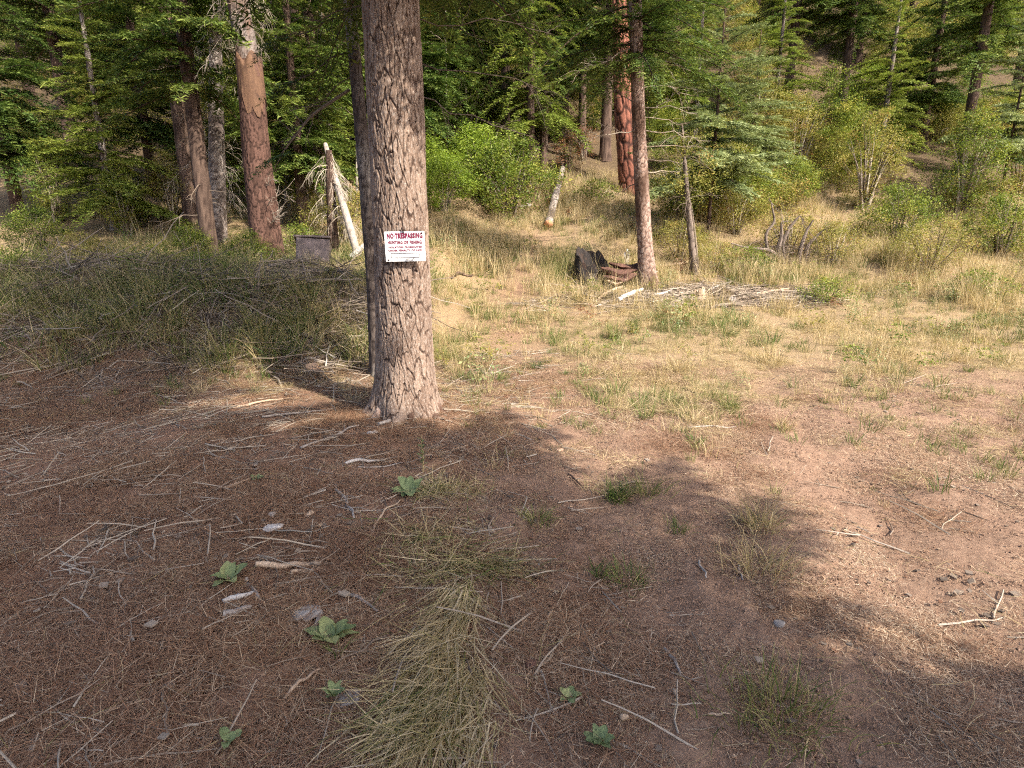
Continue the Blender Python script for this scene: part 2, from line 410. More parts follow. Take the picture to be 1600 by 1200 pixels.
def ground_mat():
    m, t, out = nt('forest_ground')
    g = node(t, 'ShaderNodeNewGeometry').outputs['Position']
    sep = node(t, 'ShaderNodeSeparateXYZ'); t.links.new(g, sep.inputs[0])
    n_big = noise(t, .55, 3, .55, g); n_mid = noise(t, 3.2, 5, .65, g); n_fin = noise(t, 28, 6, .75, g); n_gr = noise(t, 140, 3, .7, g)
    dirt = ramp(t, [(.30, (.15, .09, .062)), (.55, (.228, .146, .10)), (.75, (.315, .22, .158))], n_fin).outputs[0]
    litter = ramp(t, [(.30, (.11, .062, .040)), (.52, (.21, .122, .080)), (.75, (.31, .215, .15))], n_gr).outputs[0]
    straw = ramp(t, [(.32, (.13, .09, .052)), (.52, (.25, .185, .10)), (.75, (.37, .29, .165))], n_gr).outputs[0]
    hum_shade = ramp(t, [(.32, (.04, .028, .018)), (.55, (.10, .07, .042)), (.75, (.19, .14, .07))], n_fin).outputs[0]
    # needle litter lies to the left and round the fir, bare earth on the track
    lx = mth(t, 'ADD', mth(t, 'MULTIPLY', sep.outputs[0], -.55), mth(t, 'MULTIPLY', mth(t, 'SUBTRACT', n_mid, .5), 1.6))
    lf = mth(t, 'ADD', lx, .30, True)
    col = mixc(t, lf, dirt, litter)
    my = mth(t, 'ADD', sep.outputs[1], mth(t, 'MULTIPLY', mth(t, 'SUBTRACT', n_big, .5), 3.5))
    mf = mth(t, 'MULTIPLY', mth(t, 'SUBTRACT', my, 5.8), .45, True)
    mf = mth(t, 'MULTIPLY', mf, mth(t, 'ADD', mth(t, 'MULTIPLY', n_mid, 1.7), -.15, True))
    col = mixc(t, mf, col, straw)
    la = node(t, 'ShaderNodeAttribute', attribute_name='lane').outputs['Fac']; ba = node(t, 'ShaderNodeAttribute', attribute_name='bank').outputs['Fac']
    col = mixc(t, mth(t, 'MULTIPLY', la, .9, True), col, litter)
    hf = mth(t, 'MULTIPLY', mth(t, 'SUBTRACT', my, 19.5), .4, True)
    col = mixc(t, mth(t, 'MAXIMUM', hf, mth(t, 'MULTIPLY', ba, .9)), col, hum_shade)  # humus uphill; over the bank the dark soil also deepens its shade by colour
    p = node(t, 'ShaderNodeBsdfPrincipled'); p.inputs['Roughness'].default_value = .95; p.inputs['Specular IOR Level'].default_value = .1
    t.links.new(col, p.inputs['Base Color'])
    b = node(t, 'ShaderNodeBump'); b.inputs['Strength'].default_value = .8; b.inputs['Distance'].default_value = .012
    t.links.new(mth(t, 'ADD', n_fin, mth(t, 'MULTIPLY', n_gr, .5)), b.inputs['Height']); t.links.new(b.outputs[0], p.inputs['Normal'])
    t.links.new(p.outputs[0], out.inputs[0]); return m
M['ground'] = ground_mat()
M['soil'] = plain_mat('soil_crumb', (.22, .142, .10), .95, .35, 60, 0, .1)

# ------------------------------------------------------------------ the ground: one sheet, fine near the viewer, up the wooded hillside
def spaced(lo, a, b, hi, step, grow):
    c = list(np.arange(a, b+1e-6, step)); s = step; v = b
    while v < hi: s *= grow; v += s; c.append(v)
    s = step; v = a; l = []
    while v > lo: s *= grow; v -= s; l.append(v)
    return np.array(l[::-1]+c)
gx = spaced(-110, -3.2, 3.6, 110, .034, 1.06); gy = spaced(-60, 1.2, 7.2, 150, .034, 1.026)
X, Y = np.meshgrid(gx, gy); Z = hgt(X, Y)+fine(X, Y)
nx = len(gx); ii = np.arange(len(gy)-1)[:, None]*nx; jj = np.arange(nx-1)[None]
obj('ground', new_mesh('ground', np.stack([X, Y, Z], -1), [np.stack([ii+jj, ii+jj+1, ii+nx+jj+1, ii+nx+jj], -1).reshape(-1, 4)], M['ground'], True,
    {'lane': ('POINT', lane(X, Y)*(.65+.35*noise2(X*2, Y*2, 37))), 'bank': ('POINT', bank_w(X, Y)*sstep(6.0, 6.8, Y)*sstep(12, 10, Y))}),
    label='reddish brown earth and forest floor rising to a wooded hillside', kind='structure')

# ------------------------------------------------------------------ builders of plants and dead wood
def unit(v): return v/(np.linalg.norm(v)+1e-9)
def fir_bough(rg, L, width=.5, droop=.35, twig=.11, step=.06):
    """one flat fir bough along +x: quads of the twigs and the line of its wood"""
    n = max(6, int(L/step)); Q = []; tt = []
    up0 = rg.uniform(.0, .25)
    xs = np.linspace(.06*L, L, n)
    zf = lambda x: up0*x-droop*L*(x/L)**2+0.12*L*np.maximum(0, x/L-.7)**1.5
    for x in xs:
        f = x/L
        l2 = width*L*.55*(1-f)**.75*min(1, (f+.2)*2.0)*rg.uniform(.6, 1.15)+.06
        for sd in (-1, 1):
            if rg.random() < .1: continue
            a = math.radians(rg.uniform(42, 68))*(1-.35*f)*sd
            d2 = np.array([math.cos(a), math.sin(a), rg.normal(-.12, .12)])
            p0 = np.array([x, 0, zf(x)])
            k = max(2, int(l2/.036))
            s = (np.arange(k)+rg.random(k)*.6)/k*l2
            base = p0+d2*s[:, None]+np.array([0, 0, -.25])*(s[:, None]**2)
            for sg in (-1, 1):
                ta = a+sg*np.radians(rg.uniform(25, 65, k))
                d = np.stack([np.cos(ta), np.sin(ta), rg.normal(-.15, .28, k)], 1)
                ln = twig*rg.uniform(.6, 1.3, k)*(1.1-.4*s/l2)
                nrm = np.stack([rg.normal(0, .45, k), rg.normal(0, .45, k), np.ones(k)], 1)
                sv = np.cross(d, nrm); sv /= np.linalg.norm(sv, axis=1)[:, None]
                w = ln*rg.uniform(.095, .16, k)
                m = base+d*(ln*.45)[:, None]
                Q.append(np.stack([base, m+sv*w[:, None], base+d*ln[:, None], m-sv*w[:, None]], 1))
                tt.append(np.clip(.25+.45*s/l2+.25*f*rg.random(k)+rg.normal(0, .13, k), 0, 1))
    line = np.array([[x, 0, zf(x)] for x in np.linspace(0, L*.97, 6)])
    return np.concatenate(Q), np.concatenate(tt), line
def rotz(P, a):
    c, s = math.cos(a), math.sin(a); Q = P.copy()
    Q[..., 0] = P[..., 0]*c-P[..., 1]*s; Q[..., 1] = P[..., 0]*s+P[..., 1]*c; return Q
def rot_y(P, a):
    c, s = math.cos(a), math.sin(a); Q = P.copy()
    Q[..., 0] = P[..., 0]*c+P[..., 2]*s; Q[..., 2] = -P[..., 0]*s+P[..., 2]*c; return Q
def fir_crown(seed, h0, H, Lmax, nb, droop=.35, bark='bark_dark', needle='fir_needle', width=.5, kinds=9, twig=.11, rtrunk=.14, axis=None, topping=.8):
    """crown and branch wood of a conifer as two meshes, boughs in loose whorls"""
    rg = np.random.default_rng(seed)
    lib = [fir_bough(rg, 1.6, width*rg.uniform(.8, 1.2), droop*rg.uniform(.6, 1.3), twig) for _ in range(kinds)]
    g = Geo(); w = Geo(); az = rg.random()*6
    for k in range(nb):
        f = (k+rg.random()*.8)/nb; h = h0+(H-h0)*f**1.15
        fh = (h-h0)/(H-h0)
        L = Lmax*((1-fh)**topping*.92+.1)*rg.uniform(.65, 1.12)
        Q, t, line = lib[rg.integers(kinds)]
        sc = L/1.6; az += 2.399+rg.normal(0, .4)
        pitch = rg.normal(.05, .12)-.45*fh
        o = np.array([0, 0, h]) if axis is None else axis(h)
        q = rotz(rot_y(Q*sc, pitch), az)+o
        if sc > 1.15:                                # long boughs: more twigs instead of larger ones
            Q2, t2, _ = lib[rg.integers(kinds)]
            g.quads(rotz(rot_y(Q2*sc*.97, pitch+.05), az+rg.normal(0, .09))+o, t2)
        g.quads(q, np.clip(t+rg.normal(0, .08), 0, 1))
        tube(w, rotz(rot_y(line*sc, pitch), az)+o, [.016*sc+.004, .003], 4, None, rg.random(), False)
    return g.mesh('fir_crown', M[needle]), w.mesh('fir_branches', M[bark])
def dead_twigs(rg, geo, start, d, L, r, depth=2, n=7, sag=.25, spread=1.0, tint=.5):
    """a bare branch that forks into side twigs"""
    d = unit(np.asarray(d, float)); k = 7
    s = np.linspace(0, 1, k)
    wob = np.cumsum(rg.normal(0, .05*L, (k, 3)), 0); wob -= wob[0]
    P = np.asarray(start)+d*(s*L)[:, None]+wob*.6+np.array([0, 0, -sag*L])*(s**2)[:, None]
    tube(geo, P, [r, r*.75, r*.25], 4 if depth < 2 else 5, None, np.clip(tint+rg.normal(0, .1), 0, 1), False)
    if depth > 0:
        for j in range(n):
            f = rg.uniform(.2, .98); i = min(k-2, int(f*(k-1)))
            p = P[i]+(P[i+1]-P[i])*(f*(k-1)-i)
            dd = unit(P[i+1]-P[i]); side = unit(np.cross(dd, rg.normal(0, 1, 3)))
            dead_twigs(rg, geo, p, dd*.8+side*spread, L*rg.uniform(.22, .5)*(1.1-f*.5), r*.45, depth-1, max(2, n-3), sag, spread, tint)
def leafy(seed, rx, rz, nclump, nleaf, leaf=.045, stems=9, mat='bush_leaf', narrow=.45, hang=0.0, shape=1.0, tint=(.5, .2)):
    """a shrub: stems that fork upward and clumps of small leaves round their ends"""
    rg = np.random.default_rng(seed); g = Geo(); w = Geo(); cl = []
    for k in range(stems):
        a = rg.random()*6.28; top = np.array([math.cos(a)*rx*rg.uniform(.2, .8), math.sin(a)*rx*rg.uniform(.2, .8), rz*rg.uniform(.6, .95)])
        b = np.array([math.cos(a), math.sin(a), 0])*rx*rg.uniform(.02, .15)
        mid = (b+top)/2*np.array([.75, .75, 1.1])+rg.normal(0, .05, 3)
        line = np.array([b, mid, top]); tube(w, line, [.014*rz+.004, .004], 4, 6, rg.random(), False)
    while len(cl) < nclump:
        p = rg.uniform(-1, 1, 3)*np.array([1, 1, 1]); rr = np.linalg.norm(p)
        if rr > 1 or rg.random() > rr**1.2+.12: continue
        z = (p[2]*.5+.5)
        if shape > 1 and z < .25 and rg.random() < .6: continue
        wdt = (.55+.45*math.sin(min(1, z*1.25)*3.0))
        cl.append((np.array([p[0]*rx*wdt, p[1]*rx*wdt, .08*rz+z*rz*.95])+rg.normal(0, .06*rx, 3), rg.uniform(.06, .18)*rx**.6, np.clip(rg.normal(*tint), 0, 1)))
    for c, r, tn in cl:
        n = max(5, int(nleaf*rg.uniform(.5, 1.4)))
        p = c+rg.normal(0, 1, (n, 3))*r*np.array([1, 1, .65])
        if rg.random() < .5: tube(w, [c*np.array([.6, .6, .75]), (c+c*np.array([.6, .6, .8]))/2+rg.normal(0, .04, 3), c], [.005, .002], 3, None, rg.random(), False)
        d = rg.normal(0, 1, (n, 3)); d[:, 2] = d[:, 2]*.5-.2-hang; d /= np.linalg.norm(d, axis=1)[:, None]
        nr = rg.normal(0, .6, (n, 3)); nr[:, 2] += .9
        sv = np.cross(d, nr); sv /= np.linalg.norm(sv, axis=1)[:, None]
        ln = leaf*rg.uniform(.6, 1.35, n); m = p+d*(ln*.5)[:, None]
        wd = (ln*narrow*.5)[:, None]
        g.quads(np.stack([p, m+sv*wd, p+d*ln[:, None], m-sv*wd], 1), np.clip(tn+rg.normal(0, .12, n), 0, 1))
    return g.mesh('bush_leaves', M[mat]), w.mesh('bush_stems', M['twig'])
def tuft_mesh(seed, n, h, tint, spread=.05, w=.006, lean=.35, curl=.9, nseg=4):
    rg = np.random.default_rng(seed); g = Geo()
    b = np.stack([rg.normal(0, spread, n), rg.normal(0, spread, n), np.full(n, -.01)], 1)
    az = np.arctan2(b[:, 1], b[:, 0])+rg.normal(0, .8, n)
    ln = h*rg.uniform(.45, 1.15, n)
    q = strands(rg, b, ln, w*rg.uniform(.6, 1.2, n), az, np.abs(rg.normal(0, lean, n)), np.abs(rg.normal(curl, .5, n)), nseg)
    tt = np.repeat(np.clip(rg.normal(tint[0], tint[1], n), 0, 1), nseg)
    g.quads(q.reshape(-1, 4, 3), tt)
    return g.mesh('tuft', M['grass'])
def mat_mesh(seed, n, size, ln, w, tint, mat='grass', zs=.02, lift=.12, nseg=3, disc=False):
    """strands or needles lying on the ground, crossing each other"""
    rg = np.random.default_rng(seed); g = Geo()
    b = np.stack([rg.normal(0, size, n), rg.normal(0, size, n), rg.random(n)*zs], 1)
    if disc: a_ = rg.random(n)*6.283; r_ = rg.random(n)**.75*size*1.25; b[:, 0] = r_*np.cos(a_); b[:, 1] = r_*np.sin(a_)
    L = rg.uniform(ln[0], ln[1], n)
    q = strands(rg, b, L, w*rg.uniform(.6, 1.3, n), rg.random(n)*6.283, np.pi/2-np.abs(rg.normal(0, lift, n)), rg.normal(.12, .12, n), nseg, side=.1)
    q[..., 2] = np.maximum(q[..., 2], .001+.003*rg.random())
    g.quads(q.reshape(-1, 4, 3), np.repeat(np.clip(rg.normal(tint[0], tint[1], n), 0, 1), nseg))
    return g.mesh('mat', M[mat])
def twig_mesh(seed, n, size, ln, r, tint):
    rg = np.random.default_rng(seed); g = Geo()
    for k in range(n):
        p = np.append(rg.normal(0, size, 2), 0); a = rg.random()*6.28; L = rg.uniform(*ln); rr = rg.uniform(*r)
        d = np.array([math.cos(a), math.sin(a), rg.normal(.03, .08)])
        q = p+d*np.linspace(0, L, 5)[:, None]+np.cumsum(rg.normal(0, L*.035, (5, 3)), 0)*np.array([1, 1, .4])
        q[:, 2] = np.maximum(q[:, 2], rr*.8)
        tube(g, q, [rr, rr*.5], 4, None, np.clip(rg.normal(*tint), 0, 1), False)
        if rg.random() < .4:
            tube(g, [q[2], q[2]+np.array([math.cos(a+.8), math.sin(a+.8), .1])*L*.3], [rr*.6, rr*.2], 3, None, np.clip(rg.normal(*tint), 0, 1), False)
    return g.mesh('twigs', M['twig'])
def chip_mesh(seed, n, size, sc, tint, mat='twig'):
    rg = np.random.default_rng(seed); g = Geo()
    for k in range(n):
        p = np.append(rg.normal(0, size, 2), 0); a = rg.random()*6.28; L = sc*rg.uniform(.5, 1.5); w = L*rg.uniform(.2, .5)
        d = np.array([math.cos(a), math.sin(a), rg.normal(0, .12)]); s = np.array([-math.sin(a), math.cos(a), rg.normal(0, .2)])
        top = np.array([p, p+d*L*.5+s*w, p+d*L, p+d*L*.4-s*w])+np.array([0, 0, .004+w*.25])
        bot = top*1; bot[:, 2] -= .004+.1*w
        g.add(np.vstack([top, bot]), [[0, 1, 2, 3], [4, 7, 6, 5], [0, 4, 5, 1], [1, 5, 6, 2], [2, 6, 7, 3], [3, 7, 4, 0]], np.clip(rg.normal(*tint), 0, 1))
    return g.mesh('chips', M[mat])

def scatter(name, P, variants, idx, scl, rz, tilt, label, kind='stuff'):
    """uncountable cover: one object whose points carry small meshes (geometry nodes)"""
    n = len(P)
    me = bpy.data.meshes.new(name); me.vertices.add(n); me.vertices.foreach_set('co', np.ascontiguousarray(P, np.float32).ravel())
    for nm, ty, arr in (('idx', 'INT', idx), ('scl', 'FLOAT', scl)):
        a = me.attributes.new(nm, ty, 'POINT'); a.data.foreach_set('value', np.ascontiguousarray(arr, np.int32 if ty == 'INT' else np.float32))
    rv = np.stack([tilt[0], tilt[1], rz], 1) if tilt is not None else np.stack([np.zeros(n), np.zeros(n), rz], 1)
    a = me.attributes.new('rot', 'FLOAT_VECTOR', 'POINT'); a.data.foreach_set('vector', np.ascontiguousarray(rv, np.float32).ravel())
    col = bpy.data.collections.new(name+'_kinds')
    for k, v in enumerate(variants):
        col.objects.link(bpy.data.objects.new('%s_kind_%02d' % (name, k), v))
    o = obj(name, me, label=label, kind=kind)
    g = bpy.data.node_groups.new(name+'_spread', 'GeometryNodeTree')
    g.interface.new_socket('Geometry', in_out='INPUT', socket_type='NodeSocketGeometry')
    g.interface.new_socket('Geometry', in_out='OUTPUT', socket_type='NodeSocketGeometry')
    gi = g.nodes.new('NodeGroupInput'); go = g.nodes.new('NodeGroupOutput')
    ci = g.nodes.new('GeometryNodeCollectionInfo'); ci.inputs['Collection'].default_value = col
    ci.inputs['Separate Children'].default_value = True; ci.inputs['Reset Children'].default_value = True
    ip = g.nodes.new('GeometryNodeInstanceOnPoints'); ip.inputs['Pick Instance'].default_value = True
    def na(nm, ty):
        x = g.nodes.new('GeometryNodeInputNamedAttribute'); x.data_type = ty; x.inputs['Name'].default_value = nm; return x.outputs['Attribute']
    L = g.links.new
    L(gi.outputs[0], ip.inputs['Points']); L(ci.outputs[0], ip.inputs['Instance'])
    L(na('idx', 'INT'), ip.inputs['Instance Index']); L(na('scl', 'FLOAT'), ip.inputs['Scale'])
    er = g.nodes.new('FunctionNodeEulerToRotation'); L(na('rot', 'FLOAT_VECTOR'), er.inputs[0]); L(er.outputs[0], ip.inputs['Rotation'])
    L(ip.outputs[0], go.inputs[0])
    md = o.modifiers.new('spread', 'NODES'); md.node_group = g
    return o
def spread_pts(rg, n, x0, x1, y0, y1, dens):
    x = rg.uniform(x0, x1, n); y = rg.uniform(y0, y1, n)
    keep = rg.random(n) < dens(x, y); x, y = x[keep], y[keep]
    return np.stack([x, y, hgt(x, y)+fine(x, y)], 1)
def slope_tilt(P):
    e = .05
    sx = (hgt(P[:, 0]+e, P[:, 1])-hgt(P[:, 0]-e, P[:, 1]))/(2*e); sy = (hgt(P[:, 0], P[:, 1]+e)-hgt(P[:, 0], P[:, 1]-e))/(2*e)
    return sx, sy

# ------------------------------------------------------------------ the big fir with the sign
def facing(px_dir):                       # angle round a trunk for a point that faces the viewer, shifted sideways
    return px_dir
bx, by = -0.955, 5.2; bz = gz(bx, by)-.04
FIR = empty('fir_tree', (bx, by, bz), label='big fir with fissured pinkish brown bark carrying the white sign', cat='tree')
kn = []
for (px, py, kr, kh) in ((612, 238, .030, .016), (630, 265, .018, .008), (645, 188, .022, .010), (633, 208, .018, .009), (585, 132, .020, .010), (646, 322, .035, .012),
                         (630, 352, .03, .02), (640, 65, .02, .012), (630, 137, .016, .008), (648, 420, .03, .006), (623, 475, .035, .014), (598, 160, .015, .006)):
    p = at(px, py, by-.2); kn.append((math.atan2(p[1]-by, p[0]-bx) if abs(p[0]-bx) < .2 else -1.57, p[2]-bz, kr, kh))
def ang_of(p): 
    dx = max(-.2, min(.2, p[0]-bx)); return -math.acos(dx/.215)
kn = [(ang_of(at(px, py, by-.2)), at(px, py, by-.2)[2]-bz, kr, kh) for (px, py, kr, kh) in
      ((612, 238, .030, .016), (630, 265, .018, .008), (645, 188, .022, .010), (633, 208, .018, .009), (585, 132, .020, .010), (646, 322, .035, .012),
       (640, 65, .02, .012), (630, 137, .016, .008), (648, 420, .03, .006), (623, 475, .035, .014), (598, 160, .015, .006))]
obj('trunk', bark_tube('fir_trunk', [(0, 0, 0), (.0, 0, 1.2), (.005, 0, 2.6), (0, 0, 4.0)], [.250, .240, .235, .232, .229, .227, .225, .222, .219, .216], M['bark_main'], 380, 620,
    (.044, .26), .013, .55, 5, 3, .5, kn, False, None, .78), FIR)
obj('upper_trunk', bark_tube('fir_upper_trunk', [(0, 0, 3.98), (.03, 0, 9), (0, 0, 15)], [.216, .15, .03], M['bark_main'], 40, 90, (.05, .12), .01, 0, 5, 3), FIR)
cm, wm = fir_crown(21, 4.75, 15.2, 3.3, 80, .25, width=.55)
obj('crown', cm, FIR); obj('branches', wm, FIR, kind='stuff')
for k, (az, L) in enumerate(((-150, .42), (-105, .30), (-40, .45), (-5, .38), (170, .4), (-70, .26))):
    a = math.radians(az); d = np.array([math.cos(a), math.sin(a), 0]); pts = [d*.16+np.array([0, 0, .16])]
    for f in (.3, .6, 1.0):
        q = d*(.2+L*f)+np.array([-d[1], d[0], 0])*.06*math.sin(k+f*3); pts.append(np.array([q[0], q[1], gz(bx+q[0], by+q[1])-bz+.012-.085*f]))
    obj('root', bark_tube('fir_root', pts, [.075, .05, .032, .014], M['bark_slim'], 20, 40, (.03, .09), .008, 0, 4, 130+k), FIR)
rg = np.random.default_rng(77)
for k, (px, py, r, L, dx) in enumerate(((612, 238, .013, .05, 0), (585, 132, .009, .05, -.6), (633, 208, .007, .03, .1), (645, 188, .008, .035, .3), (623, 475, .008, .05, -.2), (630, 137, .006, .03, 0), (640, 65, .008, .04, .2), (598, 160, .006, .04, -.4))):
    g = Geo(); p = at(px, py, by-.2); a = ang_of(p); p = np.array([math.cos(a)*.205, math.sin(a)*.205, p[2]-bz])
    d = unit(np.array([math.cos(a)+dx*.3, math.sin(a), .15]))
    tube(g, [p, p+d*(L*.6), p+d*L+np.array([0, 0, .004])], [r, r*.9, r*.5], 7, None, .15)
    obj('branch_stub', g.mesh('branch_stub', M['bark_dark']), FIR)
for (px, py, L, dx, dz) in ((655, 97, 1.1, 1, -.02), (655, 27, 1.2, 1, -.05), (655, 150, .9, 1, -.25), (568, 8, .8, -1, -.3)):     # thin bare branches reaching out above the sign
    g = Geo(); p = at(px, py, by+.05)-np.array([bx, by, bz])
    dead_twigs(np.random.default_rng(int(px+py)), g, [math.copysign(.18, dx), .03, p[2]], (dx, rg.uniform(-.1, .5), dz+.1), L, .006, 2, 6, .12, .7, .12)
    obj('branch', g.mesh('fir_branch', M['twig']), FIR)
rg = np.random.default_rng(79); lib = [fir_bough(rg, 1.6, .5*rg.uniform(.8, 1.1), .3, .06, .032) for _ in range(5)]
for az, h, L in ((25, 4.0, 1.9), (52, 3.75, 2.3), (74, 4.15, 2.6), (100, 3.9, 2.4), (122, 3.7, 2.4), (145, 4.1, 2.2), (168, 3.95, 1.8), (8, 4.25, 2.0), (62, 4.4, 2.8), (112, 4.4, 2.8), (-100, 4.3, 2.8), (-86, 4.05, 3.0), (-74, 4.5, 3.0), (-92, 4.8, 2.8), (-112, 4.5, 2.6), (-14, 4.5, 2.6), (-125, 4.2, 2.4), (-30, 5.1, 2.2), (-45, 5.3, 2.3), (-58, 5.1, 2.3), (-66, 5.4, 2.6), (-22, 5.4, 2.5), (-80, 5.2, 2.8), (-50, 5.7, 2.5), (-36, 5.8, 2.6)):
    Q, t, line = lib[rg.integers(5)]; sc = L/1.6; a = math.radians(az); g = Geo(); w = Geo()
    q = rotz(rot_y(Q*sc, rg.uniform(.0, .22)), a)+np.array([0, 0, h]); g.quads(q, np.clip(t-.1, 0, 1))
    tube(w, rotz(rot_y(line*sc, .1), a)+np.array([0, 0, h]), [.014, .003], 5, None, .1, False)
    bo = obj('bough', w.mesh('bough_wood', M['bark_dark']), FIR); obj('needles', g.mesh('bough_needles', M['fir_needle']), bo)
# ------------------------------------------------------------------ the sign
sp = at(633, 385, by-.272); SW, SH = .322, .238
SIGN = empty('warning_sign', sp, label='white no trespassing sign with maroon lettering nailed to the big fir', cat='sign')
SIGN.rotation_euler = (math.radians(90+1.5), math.radians(-1.0), math.radians(5))
def plate(w, h, t, r=.006):
    g = Geo(); a = []
    for cx, cy, s in ((w/2-r, h/2-r, 0), (-w/2+r, h/2-r, 90), (-w/2+r, -h/2+r, 180), (w/2-r, -h/2+r, 270)):
        for k in range(4): an = math.radians(s+k*30); a.append((cx+r*math.cos(an), cy+r*math.sin(an)))
    a = np.array(a); n = len(a)
    V = np.vstack([np.c_[a, np.full(n, t)], np.c_[a, np.zeros(n)], [[0, 0, t]], [[0, 0, 0]]])
    V[:, 2] += .012*((V[:, 0]/w*2)**2)*-.35                       # the plate bends a little round the trunk
    g.add(V, [[i, (i+1) % n, 2*n] for i in range(n)]+[[n+(i+1) % n, n+i, 2*n+1] for i in range(n)])
    g.add(V, [[n+i, n+(i+1) % n, (i+1) % n, i] for i in range(n)])
    return g
obj('plate', plate(SW, SH, .0025).mesh('sign_plate', M['sign_white']), SIGN)
def text_mesh(s, width, height, mat, bold=.0):
    cu = bpy.data.curves.new('lettering', 'FONT'); cu.body = s; cu.size = 1; cu.align_x = 'CENTER'; cu.offset = bold; cu.space_character = 1.18; cu.resolution_u = 3
    to = bpy.data.objects.new('lettering_source', cu); C.objects.link(to)
    bpy.context.view_layer.update()
    me = bpy.data.meshes.new_from_object(to.evaluated_get(bpy.context.evaluated_depsgraph_get()))
    bpy.data.objects.remove(to)
    v = np.zeros(len(me.vertices)*3, np.float32); me.vertices.foreach_get('co', v); v = v.reshape(-1, 3)
    lo, hi = v.min(0), v.max(0)
    v[:, 0] = (v[:, 0]-(lo[0]+hi[0])/2)/(hi[0]-lo[0])*width; v[:, 1] = (v[:, 1]-lo[1])/(hi[1]-lo[1])*height
    v[:, 2] = .0034-.012*.35*(v[:, 0]/SW*2)**2
    me.vertices.foreach_set('co', v.ravel()); me.materials.clear(); me.materials.append(M[mat]); return me
for s, wd, ht, yb, cx, mat, bo in (('NO\u00b7TRESPASSING', .285, .044, .062, .002, 'ink_red', .055), ('HUNTING OR FISHING', .272, .029, .018, .0, 'ink_red', .052),
                               ('VIOLATORS PROSECUTED', .272, .0165, -.014, .0, 'ink_red', .052), ('UNDER PENALTY OF LAW', .272, .0165, -.039, .0, 'ink_red', .052)):
    obj('lettering', text_mesh(s, wd, ht, mat, bo), SIGN, (cx, yb, .0))
g = Geo()
for x0, x1, y0, y1 in ((-.118, .112, -.0555, -.0515), (-.118, .112, -.0905, -.0865), (-.118, -.114, -.0865, -.0555), (.108, .112, -.0865, -.0555)):
    V = np.array([[x0, y0, 0], [x1, y0, 0], [x1, y1, 0], [x0, y1, 0]], float); xs = np.linspace(x0, x1, 9)
    for a, b in zip(xs[:-1], xs[1:]):
        g.add([[a, y0, .0034-.0042*(a/SW*2)**2], [b, y0, .0034-.0042*(b/SW*2)**2], [b, y1, .0034-.0042*(b/SW*2)**2], [a, y1, .0034-.0042*(a/SW*2)**2]], [[0, 1, 2, 3]])
obj('name_box', g.mesh('name_box', M['ink_grey']), SIGN)
g = Geo()
for k in range(9): g.add([[-.147+k*.005, -.1125, .0010], [-.1435+k*.005, -.1125, .0010], [-.1435+k*.005, -.1095, .0010], [-.147+k*.005, -.1095, .0010]], [[0, 1, 2, 3]])
obj('fine_print', g.mesh('fine_print', M['ink_grey']), SIGN)
g = Geo(); th = np.linspace(0, 6.283, 17)[:-1]; V = np.vstack([np.c_[.138+.007*np.cos(th), -.098+.007*np.sin(th), np.full(16, .0012)], np.c_[.138+.0058*np.cos(th), -.098+.0058*np.sin(th), np.full(16, .0012)]])
g.add(V, [[j, (j+1) % 16, 16+(j+1) % 16, 16+j] for j in range(16)]); obj('round_mark', g.mesh('round_mark', M['ink_grey']), SIGN)
for x, y in ((-.01, .108), (.14, .105), (-.14, -.105)):
    g = Geo(); tube(g, [(x, y, -.002), (x, y, .0035), (x, y, .005)], [.0065, .006, .004], 8, None); obj('nail', g.mesh('nail', M['nail']), SIGN)
g = Geo(); tube(g, [(-.01, .140, -.03), (-.008, .138, .006), (-.006, .132, .022)], [.017, .015, .009], 8, None, .1)
tube(g, [(-.002, .134, .0), (.01, .128, .015), (.022, .124, .024)], [.006, .005, .002], 6, None, .1)
o = obj('branch_stub', g.mesh('branch_stub', M['bark_dark']), FIR)
o.matrix_local = Matrix.Translation((-bx, -by, -bz)) @ Matrix.LocRotScale(Vector(sp), SIGN.rotation_euler, None)
g = Geo(); tube(g, [(.03, -.125, .004), (.06, -.095, .012), (.077, -.075, .014)], [.0022, .0018, .001], 5, None, .15)
tube(g, [(.0, -.105, .006), (.015, -.102, .008), (.03, -.1, .008), (.05, -.104, .008)], [.0025, .003, .002, .001], 5, None, .15)
tube(g, [(.06, -.095, .011), (.07, -.107, .008)], [.003, .002], 5, None, .15)
ob = obj('twig', g.mesh('twig_on_sign', M['twig']), None, sp, label='tiny dark twig caught on the lower edge of the sign', cat='twig'); ob.rotation_euler = SIGN.rotation_euler
# bark flap and roots at the foot
g = Geo(); pts = [gp(592, 668), gp(612, 660), gp(640, 652), gp(664, 640), gp(684, 632)]
tube(g, [p+np.array([0, 0, .02]) for p in pts], [.012, .022, .026, .02, .008], 8, 24, .6)
obj('surface_root', g.mesh('surface_root', M['wood_grey']), None, label='grey curved root hugging the foot of the big fir', cat='root')

